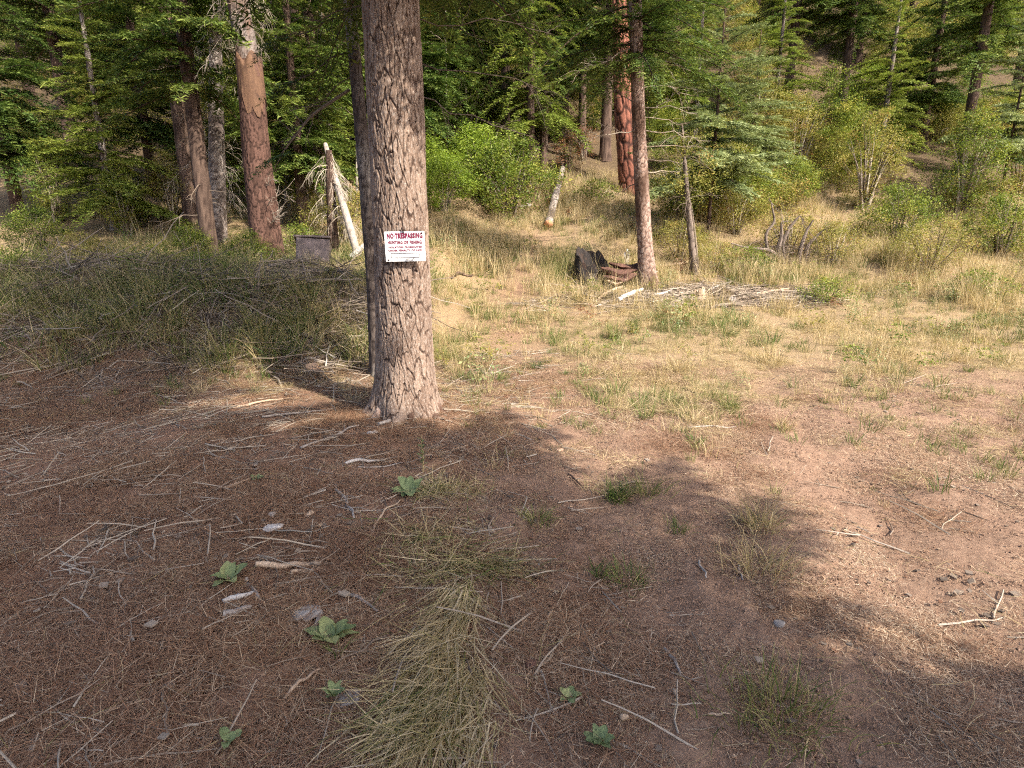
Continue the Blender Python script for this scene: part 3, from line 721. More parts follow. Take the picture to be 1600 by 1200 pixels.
# ------------------------------------------------------------------ conifers
def gd(px, d):
    """ground point at distance y = d below that column of the photograph"""
    x = 0.0
    for _ in range(6):
        z = float(hgt(x, d)); ax = d*math.cos(PITCH)+(EYE-z)*math.sin(PITCH); x = (px-800)/FPX*ax
    return np.array([x, d, gz(x, d)])
def conifer(name, seed, H, r, h0, Lmax, nb, bark, needle, droop=.4, width=.5, cell=(.07, .16), deadlow=0, depth=.012, lean=0.0, twig=.11, seg=(30, 90)):
    t = empty(name, (0, 0, -50))
    ax = lambda h: np.array([lean*(h/H)**1.3, 0, h])
    obj('trunk', bark_tube(name+'_trunk', [ax(h) for h in np.linspace(0, H, 9)], [r*1.08, r*.95, r*.85, r*.74, r*.6, r*.42, r*.2, .02], M[bark], seg[0], seg[1], cell, depth, .35, 5, seed), t)
    cm, wm = fir_crown(seed, h0, H, Lmax, nb, droop, 'bark_dark', needle, width, 8, twig, r, ax)
    obj('crown', cm, t); obj('branches', wm, t, kind='stuff')
    if deadlow:
        g = Geo(); rg = np.random.default_rng(seed+3)
        for k in range(deadlow):
            h = rg.uniform(.9, h0+.6); a = rg.random()*6.28
            dead_twigs(rg, g, ax(h)+np.array([math.cos(a), math.sin(a), 0])*r*.6, (math.cos(a), math.sin(a), rg.normal(.05, .15)), rg.uniform(.5, 1.4), .011, 2, 6, .25, .7, .35)
        obj('dead_branches', g.mesh('dead_branches', M['twig']), t, kind='stuff')
    t['category'] = 'tree'; t['label'] = 'fir tree'
    return t
P_pine = None
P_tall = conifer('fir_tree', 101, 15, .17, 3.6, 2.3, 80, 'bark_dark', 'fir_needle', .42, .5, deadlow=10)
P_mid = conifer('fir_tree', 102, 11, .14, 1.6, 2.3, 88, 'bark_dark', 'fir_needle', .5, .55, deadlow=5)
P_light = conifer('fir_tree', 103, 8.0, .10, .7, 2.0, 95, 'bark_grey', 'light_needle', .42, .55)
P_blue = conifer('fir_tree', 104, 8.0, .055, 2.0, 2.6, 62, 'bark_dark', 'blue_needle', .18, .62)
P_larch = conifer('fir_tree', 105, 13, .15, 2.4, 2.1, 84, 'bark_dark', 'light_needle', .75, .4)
_first = {}
def plant(proto, px, d, scl, label, group=None, rz=None, tilt=(0, 0), dz=-.08):
    p = gd(px, d); rz = random.random()*6.28 if rz is None else rz
    loc = (p[0], p[1], p[2]+dz)
    if proto.name not in _first:
        _first[proto.name] = 1; proto.location = loc; proto.rotation_euler = (tilt[0], tilt[1], rz); proto.scale = (scl,)*3
        proto['label'] = label
        if group: proto['group'] = group
        return proto
    return clone(proto, loc, rz, scl, label, group, tilt)
HW = 'firs of the wood on the hillside'
plant(P_tall, 848, 21.5, .85, 'slim dark trunked fir behind the fallen log', HW, tilt=(0, -.03))
plant(P_tall, 882, 25, .9, 'dark fir with a red twigged shrub at its foot behind the log', HW)
plant(P_tall, 908, 23, .85, 'fir with a short dark trunk showing between the log and the red pine', HW)
plant(P_tall, 790, 24.5, 1.0, 'dark fir behind the yellow green bush in the middle', HW)
plant(P_tall, 945, 23.5, 1.15, 'shaded fir standing just beyond the red barked pine', HW)
plant(P_tall, 893, 30, 1.1, 'fir high on the slope above the fallen log', HW)
plant(P_tall, 1228, 27, 1.0, 'sunlit grey trunked fir above the yellow shrubs by the picture edge', HW)
plant(P_tall, 1130, 33, 1.2, 'distant fir on the slope over the blue green sapling', HW)
plant(P_tall, 700, 28, 1.1, 'fir high on the slope over the bright green bush', HW)
plant(P_tall, 600, 24, 1.1, 'dark fir hidden mostly by the trunk with the sign', HW)
plant(P_tall, 470, 27, 1.2, 'dark fir behind the bright drooping firs on the bank side', HW)
plant(P_mid, 735, 27, 1.0, 'bushy fir on the slope above the bright green bush', HW)
plant(P_mid, 1010, 29, 1.1, 'bushy fir on the slope above the slim dead limbed fir', HW)
plant(P_mid, 560, 21, .95, 'bushy fir beside the trunk with the sign, on its bank side', HW)
plant(P_mid, 1180, 38, 1.3, 'bushy fir far up the slope over the yellow shrubs', HW)
plant(P_mid, 660, 36, 1.3, 'bushy fir far up the slope behind the sign tree', HW)
plant(P_mid, 850, 40, 1.3, 'bushy fir far up the slope over the fallen log', HW)
plant(P_larch, 828, 20.5, .95, 'fir with long hanging sunlit boughs above the middle bush', HW)
plant(P_larch, 770, 31, 1.1, 'fir with hanging boughs up the slope behind the middle bush', HW)
plant(P_light, 452, 17.5, 1.0, 'pale green sunlit fir behind the leaning bleached pole', HW)
plant(P_light, 400, 20, 1.15, 'pale green fir behind the red snag', HW)
plant(P_light, 520, 19.5, .95, 'pale green fir between the red snag and the sign tree', HW)
plant(P_light, 1205, 24, .9, 'pale green fir over the dark root wad', HW)
plant(P_light, 1085, 25, .9, 'pale green fir behind the blue green sapling', HW)
plant(P_tall, 330, 12.5, .9, 'dark trunked fir close behind the grey dead tree', HW)
plant(P_mid, 475, 15.5, .85, 'dark bushy fir between the metal box and the pale firs', HW)
plant(P_tall, 505, 17, .9, 'slim dark trunk rising behind the dead fir with pale twigs', HW)
plant(P_mid, 655, 20.5, 1.0, 'bushy fir right behind the sign tree, sun side', HW)
plant(P_mid, 720, 23.5, 1.0, 'bushy fir over the bright green bush, near the white stem', HW)
plant(P_blue, 1105, 16.2, .85, 'pale blue green fir sapling spreading airy boughs beside the slim dead limbed fir', None)
plant(P_blue, 1165, 20.5, .65, 'small blue green fir in front of the dark root wad slope', None)
# the wood goes on to both sides
SIDE = 'firs of the wood beyond the clearing'
ORD = ['outermost', 'second', 'third', 'fourth', 'fifth', 'sixth', 'seventh', 'eighth', 'ninth']
_seen = {}
def side_label(kind, px, far, noun):
    sd = 'left' if px < 600 else 'right' if px > 1250 else 'middle'; k = (kind, sd, far, noun); _seen[k] = _seen.get(k, -1)+1
    if sd == 'middle': return '%s %s far up the slope behind the %s' % (kind, noun, 'sign tree' if px < 800 else 'red barked pine' if px < 1000 else 'blue green sapling')
    return '%s %s, %s from the %s picture edge%s' % (kind, noun, ORD[_seen[k]], sd, ', far up the slope' if far else '')
FIRK = {P_tall.name: 'bare trunked dark', P_mid.name: 'bushy dark', P_light.name: 'pale green', P_larch.name: 'hanging boughed', P_blue.name: 'blue green'}
for pr, px, d, s in ((P_mid, 30, 16.5, 1.0), (P_tall, 60, 26, 1.2), (P_larch, 110, 32, 1.2), (P_tall, 120, 20, 1.1), (P_light, 180, 15.5, .9), (P_mid, 200, 29, 1.2), (P_mid, 240, 19, 1.0), (P_tall, 260, 38, 1.3), (P_tall, 300, 16, 1.0), (P_larch, 320, 24, 1.1), (P_tall, 380, 32, 1.2),
                     (P_larch, 1580, 27, 1.1), (P_blue, 1560, 19, .75), (P_mid, 1530, 35, 1.2), (P_tall, 1500, 22, 1.0), (P_mid, 1440, 25, 1.0), (P_tall, 1420, 36, 1.2), (P_light, 1370, 22, .9), (P_mid, 1340, 34, 1.2), (P_tall, 1310, 26, 1.0), (P_tall, 960, 40, 1.3), (P_tall, 740, 42, 1.3), (P_tall, 1090, 44, 1.3)):
    plant(pr, px, d, s, side_label(FIRK[pr.name], px, d > 27.5, 'fir'), SIDE)
# tall firs behind and beside the viewer: they shade the foreground
BEH = 'tall firs behind the viewer'
PINE = empty('pine_tree', (0, 0, -50), cat='tree', label='tall pine')
obj('trunk', bark_tube('shade_pine_trunk', [(0, 0, 0), (.1, 0, 6), (0, .1, 13)], [.26, .22, .17, .05], M['bark_red'], 30, 80, (.12, .4), .02, .3, 5, 111), PINE)
cm, wm = fir_crown(112, 5.5, 13.3, 3.1, 44, .3, 'bark_dark', 'fir_needle', .6, 8, .14, .2, None, .32)
obj('crown', cm, PINE); obj('branches', wm, PINE, kind='stuff')
SHADE = [(13.2, -12.8, 2.0, 'nearer the track'), (8.6, -17.0, 2.1, 'deeper in the wood'), (4.7, -2.7, .9, 'close at the track side')]
for k, (x, y, s_, w_) in enumerate(SHADE):
    lab = 'tall round topped pine %s behind the viewer' % w_; loc = (x, y, gz(x, y)-.08)
    if k == 0: PINE.location = loc; PINE.scale = (s_,)*3; PINE['label'] = lab; PINE['group'] = BEH
    else: clone(PINE, loc, x*1.7+y, s_, lab, BEH)

# slim grey barked tree just behind the big fir
b = gd(588, 6.6); o0 = np.array([b[0], b[1], b[2]-.05])
T2 = empty('young_fir', o0, label='thin dark trunk with grey patches just behind the big fir', cat='tree')
top = at(546, 0, 6.6)-o0; t1 = at(564, 200, 6.6)-o0; t2 = at(582, 430, 6.6)-o0
pts = [(0, 0, 0), tuple(t2), tuple(t1), tuple(top), tuple(top+(top-t1)*1.2), tuple(top+(top-t1)*3.2)]
obj('trunk', bark_tube('young_fir_trunk', pts, [.075, .072, .07, .067, .064, .06, .05, .042, .03, .012], M['bark_spotted'], 56, 260, (.06, .10), .006, .3, 5, 41), T2)
rg = np.random.default_rng(410)
for (px, py, px1, py1, r, sag, dd) in ((546, 140, 440, 240, .017, .0, -.25), (546, 82, 455, 130, .009, .1, .1), (547, 28, 440, 60, .009, .1, .3), (570, 95, 660, 100, .006, .1, .4), (552, 118, 470, 190, .006, .2, .5)):
    p0 = at(px, py, 6.6)-o0; p1 = at(px1, py1, 6.6+dd)-o0; g = Geo()
    mid = p0*.5+p1*.5+np.array([-.04, 0, -.03 if sag else .06])
    line, _, _ = resample([p0, p0*.7+p1*.3+np.array([0, 0, .05]), mid, p1], 14)
    tube(g, line, [r, r*.8, r*.35], 6, None, .1)
    for k in range(9):
        q = line[rg.integers(3, 14)]; dead_twigs(rg, g, q, unit(p1-p0)+rg.normal(0, .6, 3), rg.uniform(.12, .4), r*.28, 1, 4, .3, .7, .15)
    br = obj('branch', g.mesh('young_fir_branch', M['twig']), T2)
    if r > .008:
        f = Geo(); Q, tt, _ = fir_bough(rg, .5, .7, .5, .05, .03)
        for a in (-.4, .15, .6): f.quads(rotz(rot_y(Q*rg.uniform(.6, 1), .3), math.pi+a)+p1+np.array([.12, 0, 0.02]), tt*.5)
        obj('needles', f.mesh('needle_spray', M['fir_needle']), br)

# red snag with the broken stripped top
b = gd(420, 12.0); o0 = np.array([b[0], b[1], b[2]-.1]); top = at(389, 96, 12.0)-o0; m1 = at(402, 250, 12.0)-o0
SN = empty('snag', o0, label='thick reddish trunk, stripped orange midway and grey above, beside the bank', cat='tree')
me = bark_tube('snag_trunk', [(0, 0, 0), tuple(m1), tuple(top)], [.32, .29, .275, .265, .255, .245, .235, .225], M['bark_snag'], 96, 300, (.06, .26), .012, .3, 5, 51)
obj('trunk', me, SN)
tp = Geo(); th = np.linspace(0, 6.283, 64, endpoint=False); rows = []
for k, f in enumerate(np.linspace(0, 1, 8)):
    rr = .246-.02*f+.012*noise2(th*3, f*2, 61); z = -0.75+(.16*noise2(th*3, th*0, 63)+.14*noise2(th*9, th*0, 64))*(1-f)+f*(.80+.10*noise2(th*1.5, 0*th, 62)+.08*np.sin(th*5))
    rows.append(np.stack([np.cos(th)*rr, np.sin(th)*rr, z], 1))
rows.append(rows[-1]*np.array([.55, .55, 1])-np.array([0, 0, .12]))
V = np.stack(rows); i = np.arange(8)[:, None]*64; j = np.arange(64)[None]
tp.add(V, np.stack([i+j, i+(j+1) % 64, i+64+(j+1) % 64, i+64+j], -1).reshape(-1, 4))
obj('stripped_wood', tp.mesh('stripped_wood', M['wood_orange'], True), SN, tuple(top), label='bare orange wood where the bark is gone')
g = Geo(); rg = np.random.default_rng(52)
for k in range(7):
    h = rg.uniform(.3, .7); a = rg.uniform(-1.3, .6); p = m1*h*1.2
    dead_twigs(rg, g, p+np.array([math.cos(a)*.2, math.sin(a)*.2, 0]), (math.cos(a), math.sin(a), .4), rg.uniform(.4, .8), .010, 2, 6, -.1, 1.0, .8)
obj('dead_branches', g.mesh('dead_branches', M['twig']), SN, kind='stuff')
up1 = at(381, 55, 12.05)-o0; up2 = at(366, -30, 12.1)-o0
obj('upper_trunk', bark_tube('snag_upper_trunk', [tuple(top-np.array([0, 0, .25])), tuple(up1), tuple(up2), tuple(up2+(up2-up1)*3)], [.205, .19, .17, .14, .09], M['bark_ash'], 44, 120, (.05, .16), .012, 0, 5, 53), SN)
g = Geo(); rg = np.random.default_rng(54)
for k in range(26):
    f = rg.uniform(0, 1.6); a = rg.random()*6.28
    dead_twigs(rg, g, top+(up2-top)*f, (math.cos(a), math.sin(a), rg.normal(-.3, .2)), rg.uniform(.4, 1.0), .007, 2, 7, .7, .8, .7)
obj('lichen_twigs', g.mesh('lichen_twigs', M['twig']), SN, kind='stuff')
# grey dead tree full of fine twigs behind the snag
b = gd(340, 14.0); GD = empty('dead_tree', b, label='grey dead tree with a haze of fine bare twigs behind the red snag', cat='tree')
t_ = at(335, -60, 14)-b
obj('trunk', bark_tube('dead_tree_trunk', [(0, 0, -.1), tuple(t_*.5), tuple(t_)], [.2, .18, .15, .12, .10], M['bark_grey'], 30, 110, (.08, .15), .01, .2, 5, 55), GD)
g = Geo(); rg = np.random.default_rng(56)
for k in range(30):
    f = rg.uniform(.25, 1.0); a = rg.random()*6.28; dead_twigs(rg, g, t_*f, (math.cos(a), math.sin(a), rg.normal(-.2, .3)), rg.uniform(.5, 1.3), .009, 2, 8, .5, .8, .75)
obj('twigs', g.mesh('dead_tree_twigs', M['twig']), GD, kind='stuff')
# dead fir with drooping pale twigs, and the bleached leaning pole
b = gd(521, 13.5); DF = empty('dead_fir', b, label='small dead fir with drooping pale twigs beside the leaning pole', cat='tree'); t_ = at(514, 235, 13.5)-b
obj('trunk', bark_tube('dead_fir_trunk', [(0, 0, -.1), tuple(t_*.5), tuple(t_)], [.12, .105, .095, .06], M['bark_dark'], 24, 80, (.06, .12), .009, .2, 5, 57), DF)
g = Geo(); rg = np.random.default_rng(58)
for k in range(34):
    f = rg.uniform(.2, 1.0); a = rg.random()*6.28; dead_twigs(rg, g, t_*f, (math.cos(a), math.sin(a), .1), rg.uniform(.35, .8), .008, 2, 6, .9, .7, .9)
obj('twigs', g.mesh('dead_fir_twigs', M['twig']), DF, kind='stuff')
b = gd(562, 12.6); t_ = at(508, 225, 14.0)-b
LP = empty('leaning_pole', b, label='bleached bare pole leaning beyond the metal box', cat='log')
obj('stem', bark_tube('leaning_pole', [(0, 0, .0), tuple(t_*.5+np.array([0, 0, .02])), tuple(t_)], [.085, .08, .075, .065, .05], M['wood_pole'], 20, 70, (.08, .5), .006, .1, 4, 59), LP)
g = Geo()
for k in range(9):
    f = rg.uniform(.3, 1.0); a = rg.random()*6.28; dead_twigs(rg, g, t_*f, (math.cos(a), math.sin(a), -.1), rg.uniform(.3, .6), .008, 1, 5, .6, .7, .9)
obj('twigs', g.mesh('pole_twigs', M['twig']), LP, kind='stuff')
p = at(560, 392, 11.5); g = Geo()
V = np.array([[x, y, z] for x in (-.19, .19) for y in (-.05, .05) for z in (-.018, .018)])
g.add(V, [[0, 1, 3, 2], [4, 6, 7, 5], [0, 4, 5, 1], [2, 3, 7, 6], [0, 2, 6, 4], [1, 5, 7, 3]])
o = obj('board', g.mesh('board', M['wood_white']), None, tuple(p), (math.radians(60), math.radians(-38), .1), label='short white board at the foot of the leaning pole', cat='board')
# thin white stems
for px, py0, py1, d, r, lab in ((552, 330, 205, 16.5, .035, 'thin white birch stem beside the thin dark trunk'), (692, 160, 40, 22, .026, 'thin white birch stem high in the shade over the green bush')):
    p0 = at(px+6, py0+160 if d < 20 else py0+90, d); p0[2] = min(p0[2], gz(p0[0], d)-.05); p1 = at(px-2, py1-260, d)
    BI = empty('birch', p0, label=lab, cat='tree')
    obj('trunk', bark_tube('birch_trunk', [(0, 0, 0), tuple((p1-p0)*.5+np.array([.05, 0, 0])), tuple(p1-p0)], [r, r*.8, r*.4], M['wood_pole'], 12, 50, (.05, .3), .003, 0, 4, 60), BI)
    g = Geo()
    for k in range(8):
        f = rg.uniform(.4, 1.0); a = rg.random()*6.28; dead_twigs(rg, g, (p1-p0)*f, (math.cos(a), math.sin(a), .5), rg.uniform(.4, .9), .008, 1, 5, .1, .7, .6)
    obj('twigs', g.mesh('birch_twigs', M['twig']), BI, kind='stuff')

# red barked pine
b = gd(986, 20.5); o0 = np.array([b[0], b[1], b[2]-.1]); t_ = at(968, 20, 20.5)-o0
RP = empty('ponderosa_pine', o0, label='straight pine with bright red plated bark at the edge of the clearing', cat='tree')
ext = t_*2.3
obj('trunk', bark_tube('pine_trunk', [(0, 0, 0), tuple(t_*.5+np.array([-.06, 0, 0])), tuple(t_), tuple(ext)], [.36, .315, .29, .27, .25, .235, .22, .2, .17, .13, .05], M['bark_red'], 84, 420, (.12, .55), .03, .25, 5, 71, .3, (), False, None, 1.5), RP)
cm, wm = fir_crown(72, 7.5, 14.5, 2.6, 34, .3, width=.6, axis=lambda h: ext*(h/ext[2]))
obj('crown', cm, RP); obj('branches', wm, RP, kind='stuff')
# slim fir with dead limbs in the clearing
b = gd(1013, 12.5); o0 = np.array([b[0], b[1], b[2]-.06])
SF = empty('slim_fir', o0, label='slim fir with dead side limbs standing in the debris heap', cat='tree')
L_ = [(0, 0, 0)]+[tuple(at(px, py, 12.5)-o0) for px, py in ((1009, 400), (1003, 300), (998, 200), (995, 100), (992, 0))]; e = np.array(L_[-1]); f = e-np.array(L_[-2])
L_ += [tuple(e+f*2), tuple(e+f*5)]; LA = np.array(L_)
obj('trunk', bark_tube('slim_fir_trunk', L_, [.195, .15, .142, .135, .13, .124, .118, .11, .1, .085, .065, .04, .02], M['bark_slim'], 64, 420, (.06, .11), .007, .5, 5, 81), SF)
axf = lambda h: np.array([np.interp(h, LA[:, 2], LA[:, k]) for k in range(3)])
cm, wm = fir_crown(82, 4.3, LA[-1, 2]-.2, 2.3, 84, .42, 'bark_dark', 'fir_needle', .6, 8, .075, .1, axf)
obj('crown', cm, SF); obj('branches', wm, SF, kind='stuff')
rg = np.random.default_rng(83)
for (py, dx, dy, dz, L, tn) in ((97, 1, -.1, -.15, .95, .9), (137, 1, .2, -.05, 1.1, .9), (168, 1, -.2, -.1, 1.0, .85), (183, 1, .3, -.1, .8, .5), (203, 1, 0, -.1, 1.05, .7), (230, 1, .1, .15, 1.15, .8), (250, 1, -.3, -.2, .8, .5), (268, 1, .2, .1, .7, .8),
                             (35, -1, -.2, .5, 1.0, .3), (75, -1, -.3, -.35, 1.5, .6), (60, 1, -.3, -.2, 1.2, .3), (120, -1, .2, -.2, .9, .2), (205, -1, -.2, -.15, 1.2, .7), (160, -1, -.2, .35, .8, .2), (285, -1, .3, -.3, .5, .3)):
    h = at(1000, py, 12.5)[2]-o0[2]; g = Geo(); p = axf(h)+np.array([dx*.09, dy*.05, 0])
    dead_twigs(rg, g, p, (dx, dy, dz+.08), L, .011, 2, 7, .16, .75, tn)
    obj('dead_branch', g.mesh('dead_branch', M['twig']), SF)

# ------------------------------------------------------------------ dead wood in the clearing
b0 = gp(857, 360); b1 = gd(880, 22.0); v = b1-b0
me = bark_tube('fallen_log', [tuple(b1-b0+np.array([0, 0, .2])), tuple((b1-b0)*.5+np.array([0, 0, .22])), (0, 0, .17)], [.085, .10, .115, .12], M['bark_grey'], 28, 120, (.07, .2), .008, 0, 5, 91, .3, (), True, M['end_grain'])
obj('fallen_log', me, None, tuple(b0), label='fallen grey log with a sawn orange end lying on the slope', cat='log')
def shell_stump(seed, r, H, jag, mat, n=36, k=14, hollow=.6, lean=(0, 0), peak=0.0, sharp=1.5, lo=.5):
    """a broken stump: ragged rim round a hollow"""
    rg = np.random.default_rng(seed); th = np.linspace(0, 6.283, n, endpoint=False)
    Ht = H*(lo+(1-lo)*((1+np.cos(th-peak))/2)**sharp)+jag*noise2(th*4, th*0+seed, seed)+jag*.6*noise2(th*11, th*0, seed+1)
    rows = []
    for f in np.linspace(0, 1, k):
        rr = r*(1.25-.35*f**.5)*(1+.10*noise2(th*2.5, th*0+f*2, seed+2)+.05*noise2(th*8, th*0+f*5, seed+3))
        rows.append(np.stack([np.cos(th)*rr+lean[0]*f, np.sin(th)*rr+lean[1]*f, Ht*f], 1))
    for f in (.9, .5, .2):
        rr = r*.72*(1+.1*noise2(th*4, th*0+f, seed+4)); rows.append(np.stack([np.cos(th)*rr*(.4+.6*f)+lean[0], np.sin(th)*rr*(.4+.6*f)+lean[1], Ht*(hollow+(1-hollow)*f)-.02], 1))
    V = np.stack(rows); m = len(rows); i = np.arange(m-1)[:, None]*n; j = np.arange(n)[None]
    g = Geo(); g.add(V, np.stack([i+j, i+(j+1) % n, i+n+(j+1) % n, i+n+j], -1).reshape(-1, 4))
    return g.mesh('stump', M[mat], False)
p = gp(928, 442); BS = empty('burnt_stump', (p[0], p[1]+.2, p[2]-.08), label='charred black stump with curled rotten slabs at its side', cat='stump')
obj('shell', shell_stump(3, .40, .80, .05, 'char', peak=2.2, hollow=.1, lean=(-.02, .08), sharp=.8, lo=.42), BS)
def slab(pts, w, t, mat, seed, n=16):
    """a split slab of wood along a line"""
    P, s, L = resample(pts, n); T, N, B = frames(P); N = np.array([0, 0, 1.])-T*T[:, 2:3]; N /= np.linalg.norm(N, axis=1)[:, None]; B = np.cross(T, N)
    rows = []
    a = np.linspace(0, 6.283, 10, endpoint=False)
    for k in range(n):
        f = k/(n-1); e = (min(1, f*5+.25)*min(1, (1-f)*4+.15))
        ww = w*e*(1+.25*noise2(f*6, seed, seed)); tt = t*e*(1+.3*noise2(f*7, seed+3, seed))
        rows.append(P[k]+np.cos(a)[:, None]*B[k]*ww+np.sin(a)[:, None]*N[k]*tt+noise2(a*3+seed, a*0+f*9, seed)[:, None]*N[k]*t*.35)
    V = np.stack(rows); i = np.arange(n-1)[:, None]*10; j = np.arange(10)[None]
    g = Geo(); g.add(V, np.stack([i+j, i+(j+1) % 10, i+10+(j+1) % 10, i+10+j], -1).reshape(-1, 4))
    for ring, kk in ((V[0], -1), (V[-1], 1)): g.add(np.vstack([ring, ring.mean(0)]), [[q, (q+1) % 10, 10][::kk] for q in range(10)])
    return g.mesh('slab', M[mat], False)
for k, (x0, y0, x1, y1, zz, w, t, mat) in enumerate(((.12, -.36, 1.0, -.12, .22, .19, .07, 'wood_red'), (.15, -.42, .85, -.38, .08, .16, .07, 'wood_red'), (.3, -.2, 1.25, .05, .32, .15, .06, 'wood_red'), (.2, -.46, .65, -.5, .02, .09, .03, 'wood_tan'), (.5, -.1, 1.4, .1, .10, .08, .04, 'wood_grey'))):
    obj('slab', slab([(x0, y0, zz+.16), ((x0+x1)/2, (y0+y1)/2-.05, zz+.05), (x1, y1, zz+.2)], w, t, mat, 20+k), BS)
g = Geo(); rg = np.random.default_rng(92)
for k in range(9): dead_twigs(rg, g, (rg.uniform(-.35, .3), -.42+rg.normal(0, .08), .0), (rg.normal(0, .8), rg.normal(-.1, .3), rg.uniform(.3, 1.2)), rg.uniform(.25, .7), .006, 1, 3, .2, .7, .8)
obj('twigs', g.mesh('stump_twigs', M['twig']), BS, kind='stuff')
p = gp(977, 415); obj('stump', shell_stump(7, .075, .42, .08, 'wood_white', 18, 8, .8, (0.02, 0), 1.0), None, (p[0], p[1], p[2]-.03), label='small bleached white stub behind the charred stump', cat='stump')
p = gp(1086, 428); t_ = at(1074, 300, p[1])-p; t3 = at(1066, 190, p[1]+.2)-p
PO = empty('young_tree', (p[0], p[1], p[2]-.06), label='young tree with a grey split trunk and yellow green leaves right of the slim fir', cat='tree')
obj('trunk', bark_tube('young_tree_trunk', [(0, 0, 0), tuple(t_*.5), tuple(t_), tuple(t3)], [.085, .072, .07, .062, .045, .03, .015], M['wood_dark'], 22, 80, (.05, .5), .014, .3, 4, 95, .4), PO)
g = Geo(); rg = np.random.default_rng(96)
tube(g, [(.09, -.03, .0), tuple(t_*.5+np.array([.09, -.03, 0])), tuple(t_*.9+np.array([.07, -.02, 0]))], [.018, .02, .006], 5, 8, .7)
for k in range(14): dead_twigs(rg, g, t_+(t3-t_)*rg.uniform(-.2, 1), rg.normal(0, 1, 3)*np.array([1, 1, .5]), rg.uniform(.4, .8), .007, 1, 5, .2, .7, .5)
obj('splinters', g.mesh('splinters', M['twig']), PO, kind='stuff')
lv, st = leafy(97, .85, 1.5, 70, 55, .05, 6, 'yellow_leaf', tint=(.35, .2)); obj('crown', lv, PO, tuple(t_*.85))
p = gp(1093, 466); obj('stump', shell_stump(11, .105, .26, .05, 'wood_tan', 18, 8, .75, (0, 0), -.4), None, (p[0], p[1], p[2]-.03), label='small split pale stump in the debris right of the slim fir', cat='stump')
p = gp(1145, 472); obj('stump', shell_stump(12, .09, .13, .04, 'wood_grey', 16, 6, .6, (0, 0), 2.0), None, (p[0], p[1], p[2]-.03), label='low dark broken stump at the debris heap end', cat='stump')
# uprooted stumps and tangles towards the slope
p = gp(1236, 412); UR = empty('root_tangle', (p[0], p[1], p[2]-.05), label='dead grey limbs standing up out of a dark root tangle', cat='roots')
for k, L in enumerate(([(-.30, 0, 0), (-.36, 0, .35), (-.30, .0, .7), (-.34, 0, 1.0)], [(-.12, .1, 0), (-.22, .1, .5), (-.05, .1, .85), (.12, .1, 1.15)], [(.1, -.1, 0), (.14, -.1, .5), (.34, -.1, .8), (.36, -.1, 1.05)],
                    [(-.3, -.05, .2), (-.7, -.1, .36), (-1.15, -.15, .42), (-1.5, -.1, .52)], [(-.6, 0, .35), (-.66, .02, .7), (-.5, .05, 1.0), (-.6, .05, 1.45)], [(.3, 0, 0), (.35, 0, .5), (.7, .1, .8)])):
    g = Geo(); L = np.array(L); L[1:-1] += np.random.default_rng(k).normal(0, .03, (len(L)-2, 3)); r = (.06, .055, .05, .04, .035, .05)[k]
    tube(g, L, [r*1.2, r, r*.8, r*.35], 7, 14, .5); rg = np.random.default_rng(200+k)
    for q in range(5): dead_twigs(rg, g, L[rg.integers(1, len(L))], rg.normal(0, 1, 3), rg.uniform(.2, .5), r*.2, 1, 4, .1, .7, .55)
    obj('root', g.mesh('root', M['wood_dark']), UR)
g = Geo(); rg = np.random.default_rng(97)
for k in range(75): dead_twigs(rg, g, (rg.normal(0, .5), rg.normal(0, .2), rg.uniform(.0, .45)), rg.normal(0, 1, 3)*np.array([1, .5, .4]), rg.uniform(.3, .8), .008, 1, 4, .1, .8, .25)
obj('twigs', g.mesh('tangle_twigs', M['twig']), UR, kind='stuff')
p = gp(1205, 292); RW = empty('root_wad', (p[0], p[1], p[2]), label='dark uprooted log and root wad under the yellow shrubs', cat='log')
obj('stem', bark_tube('root_wad_log', [(-.9, 0, .35), (.2, .1, .42), (1.3, .4, .55)], [.18, .2, .24, .27], M['bark_dark'], 24, 50, (.08, .2), .02, 0, 4, 98, .4, (), True), RW)
obj('root_plate', shell_stump(15, .5, .85, .18, 'char', 30, 10, .5, (0, 0), 1.0), RW, (1.1, .3, -.05))
g = Geo(); rg = np.random.default_rng(99)
for k in range(60): dead_twigs(rg, g, (rg.uniform(-1, 1.2), rg.normal(-.1, .15), rg.uniform(.05, .6)), rg.normal(0, 1, 3)*np.array([1, .5, .7]), rg.uniform(.3, .8), .009, 1, 4, .1, .8, .2)
obj('twigs', g.mesh('wad_twigs', M['twig']), RW, kind='stuff')
p = gp(820, 327); obj('driftwood', slab([(-.2, 0, .05), (0, .05, .09), (.22, .15, .16)], .07, .05, 'wood_white', 33), None, tuple(p), label='white bleached chunk of wood on the grassy slope left of the log', cat='wood')

